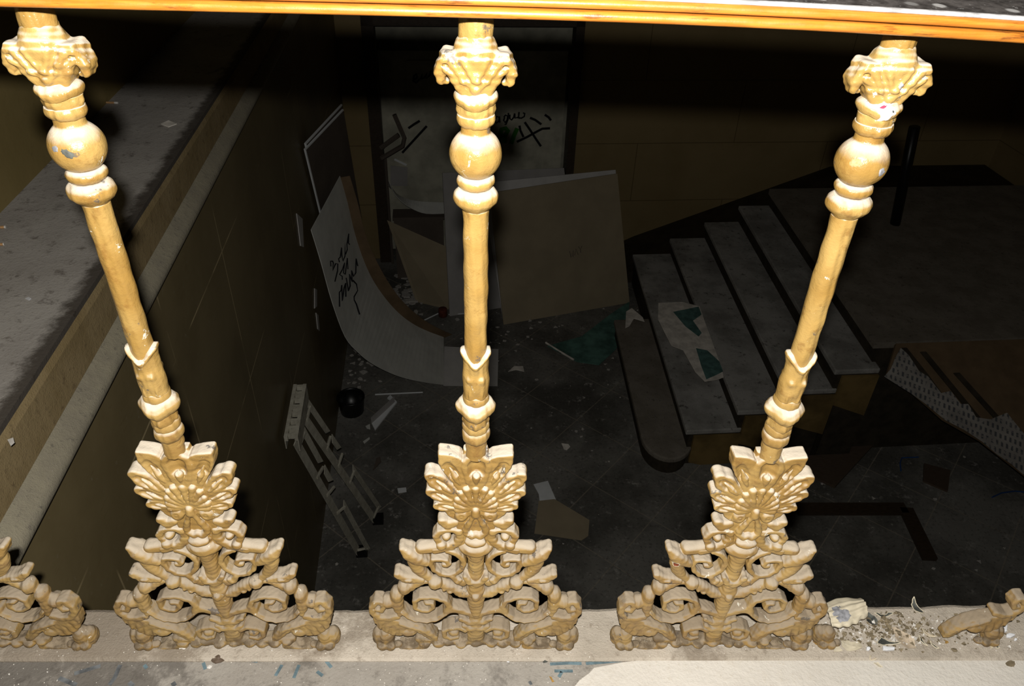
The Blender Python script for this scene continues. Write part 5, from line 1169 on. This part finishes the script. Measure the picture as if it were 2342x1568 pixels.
tn = thing('tin', 'rust coloured round tin on the floor under the small tan board', 'tin', R(*BG['ball'])); turned('can', [(0.035, 0), (0.04, 0.004), (0.04, 0.075), (0.036, 0.08), (0.0, 0.078)], M['orange'], tn)
ffloor('fl_p1', 'dark_panel', M['brownboard'], 'dark brown board lying flat below the stair side', 'board', 0.02)
ffloor('fl_sq', 'dark_panel', M['brownboard'], 'small square brown board on the floor at the right', 'board', 0.015)
l = [R(*a) for a in BG['fl_lst']]; lst = thing('angle_frame', 'dark angled batten on the floor at the right, bent to an L', 'batten', Vector((l[1].x, l[1].y, ZF))); 
for a_, c_ in ((0, 1), (1, 2)):
    u = l[c_]-l[a_]; n_ = Vector((-u.y, u.x, 0)).normalized()*0.045; b = MB(); A = l[a_]-l[1]; Bq = l[c_]-l[1]
    b.slab([A-n_+Vector((0, 0, 0.001)), Bq-n_+Vector((0, 0, 0.001)), Bq+n_+Vector((0, 0, 0.001)), A+n_+Vector((0, 0, 0.001))], Vector((0, 0, 0.03))); b.build('batten', M['darkwood'], lst)
for key, lab in (('fl_w1', 'blue wire by the dark brown board'), ('fl_w2', 'hooked blue wire above the small square board'), ('fl_w3', 'blue wire at the right edge of the floor')):
    b = MB(); b.tube([R(a[0], a[1], ZF+0.006) for a in BG[key]], 0.005, 6); tag(b.build('blue_wire', M['bluewire']), lab+' on the lower floor', 'wire')
# plaster rubble under the small tan board and along the wall: nobody could count it
rg = random.Random(11); b = MB()
def rubble(cx_, cy_, sx_, sy_, n_, s0, s1):
    for _ in range(n_):
        x = rg.gauss(cx_, sx_); y = rg.gauss(cy_, sy_); s = rg.uniform(s0, s1)
        x = max(x, XL+0.05)
        a = rg.uniform(0, 6.28); k_ = rg.choice((3, 4, 5)); h_ = s*rg.uniform(0.08, 0.3)
        b.slab([R(x+s*rg.uniform(.5, 1)*math.cos(a+i*6.28/k_), y+s*rg.uniform(.4, 1)*math.sin(a+i*6.28/k_), ZF+0.001) for i in range(k_)], Vector((0, 0, h_)))
rubble(-0.33, 5.55, 0.10, 0.22, 70, 0.01, 0.06); rubble(-0.72, 4.55, 0.07, 0.22, 35, 0.01, 0.04); rubble(0.6, 4.9, 0.45, 0.25, 40, 0.008, 0.03)
rubble(0.9, 4.0, 0.5, 0.5, 30, 0.006, 0.02); rubble(2.9, 2.7, 0.6, 0.5, 30, 0.006, 0.022); rubble(0.2, 3.0, 0.5, 0.5, 30, 0.004, 0.015)
tag(b.build('plaster_rubble', M['plaster']), 'white plaster rubble scattered over the dark lower floor', 'rubble', None, 'stuff')

# ------------------------------------------------------------------ litter on the grey ledge
ZL = -0.03
flat_thing('paper_card', rr(BG['lg_card']), 0.002, M['poster'], 'small pale card lying on the grey ledge right of the left ball knop', 'card', z=ZL+0.0005)
flat_thing('plaster_bit', rr(BG['lg_chip']), 0.002, M['bright'], 'small white chip in the middle of the grey ledge', 'plaster', z=ZL+0.0005)
flat_thing('plaster_bit', rr(BG['lg_chip2']), 0.002, M['plaster'], 'whitish chip on the grey ledge by its moulded edge', 'plaster', z=ZL+0.0005)
for key, lab in (('lg_butt1', 'upper of two cigarette ends at the left edge of the grey ledge'), ('lg_butt2', 'lower of two cigarette ends at the left edge of the grey ledge'), ('lg_butt3', 'cigarette end far back on the grey ledge beside the left baluster')):
    a, c_ = [R(p[0], p[1], ZL+0.0045) for p in BG[key]]; d = (c_-a).normalized(); root = thing('cigarette_end', lab, 'cigarette', a, 'cigarette ends on the grey ledge')
    b = MB(); b.tube([Vector((0, 0, 0)), (c_-a)*0.7], 0.004, 8); b.build('filter', M['butt'], root)
    b = MB(); b.tube([(c_-a)*0.7, (c_-a)], 0.004, 8); b.build('paper_end', M['plaster'], root)

# ------------------------------------------------------------------ what is left of the missing baluster, flakes and crumbs on the sill
rem = thing('broken_scroll', 'broken leaf and curl of a lost baluster on the sill at the right edge', 'fragment', (0.606, 0.006, 0), None)
for nm in ('acanthus_leaf', 'foot'):
    src = [c for c in bal_mid.children if c.name.split('.')[0] == nm][0]
    c = src.copy(); COL.objects.link(c); c.parent = rem
orp = thing('loose_foot', 'rounded dusty foot of a lost baluster left on the sill beside the ribbed shell piece', 'fragment', (0.616, 0.002, 0))
srcf = [c for c in bal_mid.children if c.name.split('.')[0] == 'foot'][1]
c = srcf.copy(); COL.objects.link(c); c.parent = orp
# ribbed shell-like casting fragment
sc = Vector(BG['shellc']); sh_ = thing('ribbed_fragment', 'ribbed cream shell shaped casting fragment lying on the sill', 'fragment', (sc.x, sc.y, 0.0))
nu, nv = 56, 26; V = []
for i in range(nu+1):
    for j in range(nv+1):
        u = i/nu; v = j/nv; x = -0.030+0.058*u; y = (0.022-0.042*v)*(0.72+0.28*math.sin(math.pi*min(1, u*1.1)))+0.010*u-0.006*v*(1-u)
        z = 0.006+0.014*math.sin(math.pi*(0.12+0.76*v))*(0.6+0.4*u)+0.0011*math.sin(v*math.pi*9+u*1.6)*(v > 0.25)+0.0012*math.sin(u*21+v*4)*0.35
        y += 0.0012*math.sin(u*26)*(v > 0.9)
        V.append((x, y, z))
n0 = len(V); V += [(x, y, max(0.0004, z-0.004)) for x, y, z in V]; Fc = []
for i in range(nu):
    for j in range(nv):
        a = i*(nv+1)+j; q4 = (a, a+1, a+nv+2, a+nv+1); Fc += [q4, tuple(n0+t for t in q4[::-1])]
for i in range(nu):
    for j in (0, nv): a = i*(nv+1)+j; Fc.append((a, a+nv+1, n0+a+nv+1, n0+a))
for j in range(nv):
    for i in (0, nu): a = i*(nv+1)+j; Fc.append((a, a+1, n0+a+1, n0+a))
mb = MB(); mb.add(V, Fc); mb.build('ribbed_shell', M['cream'], sh_, True)
patch(sh_, 'ribbed_shell', -0.012, 0.012, 0.010, M['chipgrey'], 'bare_spot', 'grey bare spot', None, 0.0006, 4, 1.6, 0.1)
patch(sh_, 'ribbed_shell', -0.021, -0.004, 0.007, M['flaketop'], 'paint_remnant', 'dusty paint remnant', None, 0.0006, 6, 1.3, -0.5)
def flake(key, mat, rim, label, cat='paint flake', curl=0.004, th=0.0008, base=None, name='paint_flake', group='paint flakes on the sill'):
    """curled flake of paint: top face in one colour, broken edge in the pale layer below"""
    P = [Vector(p) for p in BG[key]]; c = sum(P, Vector())/len(P); zb = (0.0 if c.y > -0.0225 else -0.006) if base is None else base
    root = thing(name, label, cat, (c.x, c.y, zb), group); n = len(P); rg = random.Random(key)
    R_ = max((p-c).length for p in P)
    dirv = Vector((math.cos(rg.uniform(0, 6.28)), math.sin(rg.uniform(0, 6.28)), 0))
    def hz(p): d = (p-c); return 0.0006+curl*((d.dot(dirv)/R_)**2)
    dense = []
    for i in range(n):
        a, b2 = P[i], P[(i+1) % n]
        for t in (0, 0.33, 0.66): dense.append(a.lerp(b2, t)+Vector((rg.uniform(-1, 1), rg.uniform(-1, 1), 0))*0.0006*(t > 0))
    n = len(dense); V = [Vector((0, 0, 0.0006+th))]; Fc = []
    for k_ in (0.5, 1.0):
        for p in dense: d = (p-c); V.append(Vector((d.x*k_, d.y*k_, hz(c+d*k_)+th)))
    Fc += [(0, 1+i, 1+(i+1) % n) for i in range(n)]+[(1+i, 1+n+i, 1+n+(i+1) % n, 1+(i+1) % n) for i in range(n)]
    mb = MB(); m0 = len(V); mb.add(V+[v-Vector((0, 0, th)) for v in V], Fc+[tuple(m0+t for t in f[::-1]) for f in Fc]+[(1+n+i, m0+1+n+i, m0+1+n+(i+1) % n, 1+n+(i+1) % n) for i in range(n)])
    mb.build('flake_body', mat, root)
    if rim:
        e = MB(); e.tube([Vector((p.x-c.x, p.y-c.y, hz(p)+th*0.6)) for p in dense]+[Vector((dense[0].x-c.x, dense[0].y-c.y, hz(dense[0])+th*0.6))], 0.0007, 5); o = e.build('broken_edge', rim, root); o['label'] = 'pale broken edge'
    return root
flake('fl_dark1', M['chipdark'], None, 'dark leaf shaped flake lying against the ribbed fragment', curl=0.010)
flake('fl_rim2', M['chipdark'], M['cream'], 'dark flake with a pale rim right of the ribbed fragment', curl=0.006)
flake('fl_cream3', M['cream'], None, 'large cream flake below the ribbed fragment by the sheet edge', curl=0.006)
flake('fl_cream4', M['cream'], None, 'small cream flake at the left of the large cream one', curl=0.002)
flake('fl_tan5', M['flaketop'], None, 'long dusty tan flake lying across the debris', curl=0.006)
flake('fl_strip6', M['chipdark'], M['cream'], 'jagged dark flake beside the long tan flake', curl=0.007)
flake('fl_stand10', M['chipdark'], M['cream'], 'dark flake with a pale rim on the back edge of the sill', curl=0.012)
flake('fl_str15', M['chipdark'], M['cream'], 'narrow dark sliver left of the broken leaf fragment', curl=0.006)
flake('fl_str16', M['chipdark'], M['cream'], 'narrow sliver crossing the edge of the white sheet', curl=0.004)
flake('fl_str17', M['chipdark'], M['cream'], 'sliver standing by the sheet edge below the broken curl', curl=0.005)
flake('fl_str18', M['flaketop'], M['cream'], 'thin dusty sliver at the broken root of the leaf fragment', curl=0.005)
flake('fl_cr19', M['cream'], None, 'small cream flake by the sheet edge at the right', curl=0.004)
flake('fl_chip21', M['flaketop'], M['cream'], 'upper of two small flakes lying on the white sheet', base=-0.0035, curl=0.004)
flake('fl_chip22', M['cream'], None, 'lower of two small flakes lying on the white sheet', base=-0.0035, curl=0.003)
flake('fl_leaf9', M['leaf'], None, 'brown dry leaf on the sill right of the right baluster', 'leaf', 0.002, name='dry_leaf', group='dry leaves')
flake('fl_leaf14', M['leafdull'], None, 'dull oval leaf on the white sheet in the bottom right corner', 'leaf', 0.0006, base=-0.0035, name='dry_leaf', group='dry leaves')
flake('fl_leaf20', M['leaf'], None, 'tiny brown leaf below the broken leaf fragment', 'leaf', 0.002, name='dry_leaf', group='dry leaves')
flake('fl_orange24', M['leaf'], None, 'small orange brown scrap at the edge of the white sheet', 'leaf', 0.001, name='dry_leaf', group='dry leaves')
for key, lab in (('fl_white7', 'white plaster bar by the sheet edge below the tan flake'), ('fl_lump8', 'round white plaster lump by the large cream flake'), ('fl_w11', 'white plaster piece standing beside the broken foot'), ('fl_w12', 'white plaster piece in front of the broken curl at the right'), ('fl_w13', 'small white plaster bit at the far right of the sill')):
    P = [Vector(p) for p in BG[key]]; mb = MB(); mb.slab([Vector((p.x, p.y, 0.0004)) for p in P], Vector((0, 0, 0.005))); tag(mb.build('plaster_piece', M['bright'], bevel=0.0012), lab, 'plaster', 'white plaster pieces on the sill')
labs = dict(ch1='large white plaster lump between the left and middle balusters', ch2='white plaster piece at the foot of the right baluster', ch3='tiny white crumb in front of the middle baluster', ch4='tiny white crumb right of the middle crumb', ch5='white crumb in front of the left baluster', ch6='whitish lump at the left foot of the left baluster', ch7='dark brown crumbly lump in front of the left baluster', ch8='dark crumb near the blue paint smears', ch9='pale crumb near the brown lump')
for key, (pos, sz, kind) in BG['chips'].items():
    rg = random.Random(key); x, y, z = pos; s = sz*0.00062; bm = bmesh.new(); bmesh.ops.create_icosphere(bm, subdivisions=2, radius=1)
    for v in bm.verts: v.co *= 1+rg.uniform(-0.28, 0.28)
    for v in bm.verts: v.co = Vector((v.co.x*s*1.15, v.co.y*s*0.9, (v.co.z+0.85)*s*0.5))
    me = bpy.data.meshes.new('plaster_lump'); bm.to_mesh(me); bm.free(); o = link_mesh('plaster_lump', me, {'plaster': M['plaster'], 'bright': M['bright'], 'brownlump': M['brownboard'], 'dark': M['chipdark']}[kind]); o.location = (x, y, max(z, -0.006))
    tag(o, labs[key], 'plaster' if kind in ('plaster', 'bright') else 'lump', 'crumbs and lumps on the sill and floor')
# fine crumbs, nobody could count them
rg = random.Random(5); b = MB()
for _ in range(620):
    if rg.random() < 0.42: x = rg.gauss(0.585, 0.085); y = rg.gauss(0.016, 0.014); s = 0.0006+0.0032*rg.random()**2.2
    else: x = rg.uniform(-0.75, 0.9); y = rg.uniform(-0.075, 0.045); s = rg.uniform(0.0004, 0.0013)
    if y > 0.05 or y < -0.09 or (x > 0.2 and y < -0.012): continue
    z = 0.0 if y > -0.022 else -0.006; a = rg.uniform(0, 6.28); k_ = rg.choice((3, 4, 5))
    tlt = rg.uniform(0, 1.6*s)
    b.slab([Vector((x+s*rg.uniform(.5, 1)*math.cos(a+i*6.28/k_), y+s*rg.uniform(.5, 1)*math.sin(a+i*6.28/k_), z+tlt*(i % 2))) for i in range(k_)], Vector((0, 0, s*0.35)))
tag(b.build('paint_crumbs', M['plaster']), 'fine pale crumbs of paint and plaster scattered over the sill', 'crumbs', None, 'stuff')
b = MB()
for _ in range(420):
    x = rg.gauss(0.59, 0.06); y = rg.gauss(0.022, 0.015); s = 0.0008+0.0045*rg.random()**2
    if y > 0.052 or y < -0.015: continue
    a = rg.uniform(0, 6.28); k_ = rg.choice((3, 4, 5)); tlt = rg.uniform(0, s)
    b.slab([Vector((x+s*rg.uniform(.5, 1)*math.cos(a+i*6.28/k_), y+s*rg.uniform(.4, 1)*math.sin(a+i*6.28/k_), tlt*(i % 2)+0.0002)) for i in range(k_)], Vector((0, 0, 0.0012)))
tag(b.build('dirt_litter', M['leafdull']), 'brown dirt and grit heaped on the sill between the fragments', 'dirt', None, 'stuff')
# white drop sheet over the gallery floor
P = [Vector(p) for p in BG['dsheet']]; mb = MB(); mb.slab([Vector((p.x, p.y, -0.0058)) for p in P], Vector((0, 0, 0.0022))); tag(mb.build('drop_sheet', M['sheet'], bevel=0.0008), 'dusty white sheet spread over the floor at the bottom right', 'sheet')
# smears of paint and scuffs on the gallery floor
b = MB(); stroke('paint_smear', [[Vector((p[0], p[1], -0.006+0.0003)) for p in l] for l in BG['blue']], 0.0022, M['blue'], upfloor, (0, 0, 1), 'dull blue paint smears', 0.05)
stroke('floor_scuff', [[Vector((p[0], p[1], -0.006+0.0003)) for p in l] for l in BG['dark']], 0.0028, M['bluedark'], upfloor, (0, 0, 1), 'dark scuffs', 0.05)
# ------------------------------------------------------------------ bare chips on single balusters
zc = DATA['BALL'][1]*0.001
chip(bal_left, 'ball_knop', 0.002, zc-0.010, 0.0040, M['chipdark'], None, 3, 1.6, -0.6)
chip(bal_left, 'ball_knop', -0.008, zc-0.006, 0.0034, M['chipgrey'], None, 5)
chip(bal_left, 'stem', -0.021, 0.020, 0.0062, M['chipdark'], M['bright'], 7)
chip(bal_left, 'acanthus_leaf', 0.062, 0.034, 0.009, M['chipdark'], M['bright'], 9, 0.8)
chip(bal_right, 'ball_knop', 0.010, zc-0.012, 0.0042, M['chipgrey'], None, 2)
chip(bal_right, 'ball_knop', -0.013, zc-0.004, 0.005, M['butt'], None, 8, 1.0, 0.5)
nz = DATA['NECK'][1][1]*0.001
patch(bal_right, ('necking', 'ring', 'capital'), -0.001, nz-0.0005, 0.0085, M['bright'], 'bare_white_patch', 'bare white patch on the neck', None, 0.0012, 4, 1.25)
nk = [c for c in bal_right.children if c.name.split('.')[0] == 'necking'][0]
patch(bal_right, 'bare_white_patch', -0.004, nz+0.003, 0.0016, M['redmark'], 'red_mark', None, nk, 0.0004, 2, 2.2, 0.4)
patch(bal_right, 'bare_white_patch', 0.004, nz-0.001, 0.0015, M['chipdark'], 'dark_mark', None, nk, 0.0004, 6, 0.7, 0.3)
chip(bal_right, 'capital', 0.004, DATA['CAP']['zmid']*0.001-0.008, 0.003, M['chipgrey'], None, 6)
hx, hz = T['horn'][1]
chip(bal_right, 'horn', -0.001*hx-0.003, 0.001*hz, 0.0052, M['rust'], M['cream'], 5, 0.8)
lx, lz = T['lip'][1]
chip(bal_right, 'horn', -0.001*lx+0.010, 0.001*lz+0.006, 0.006, M['leafdull'], None, 15, 1.3)
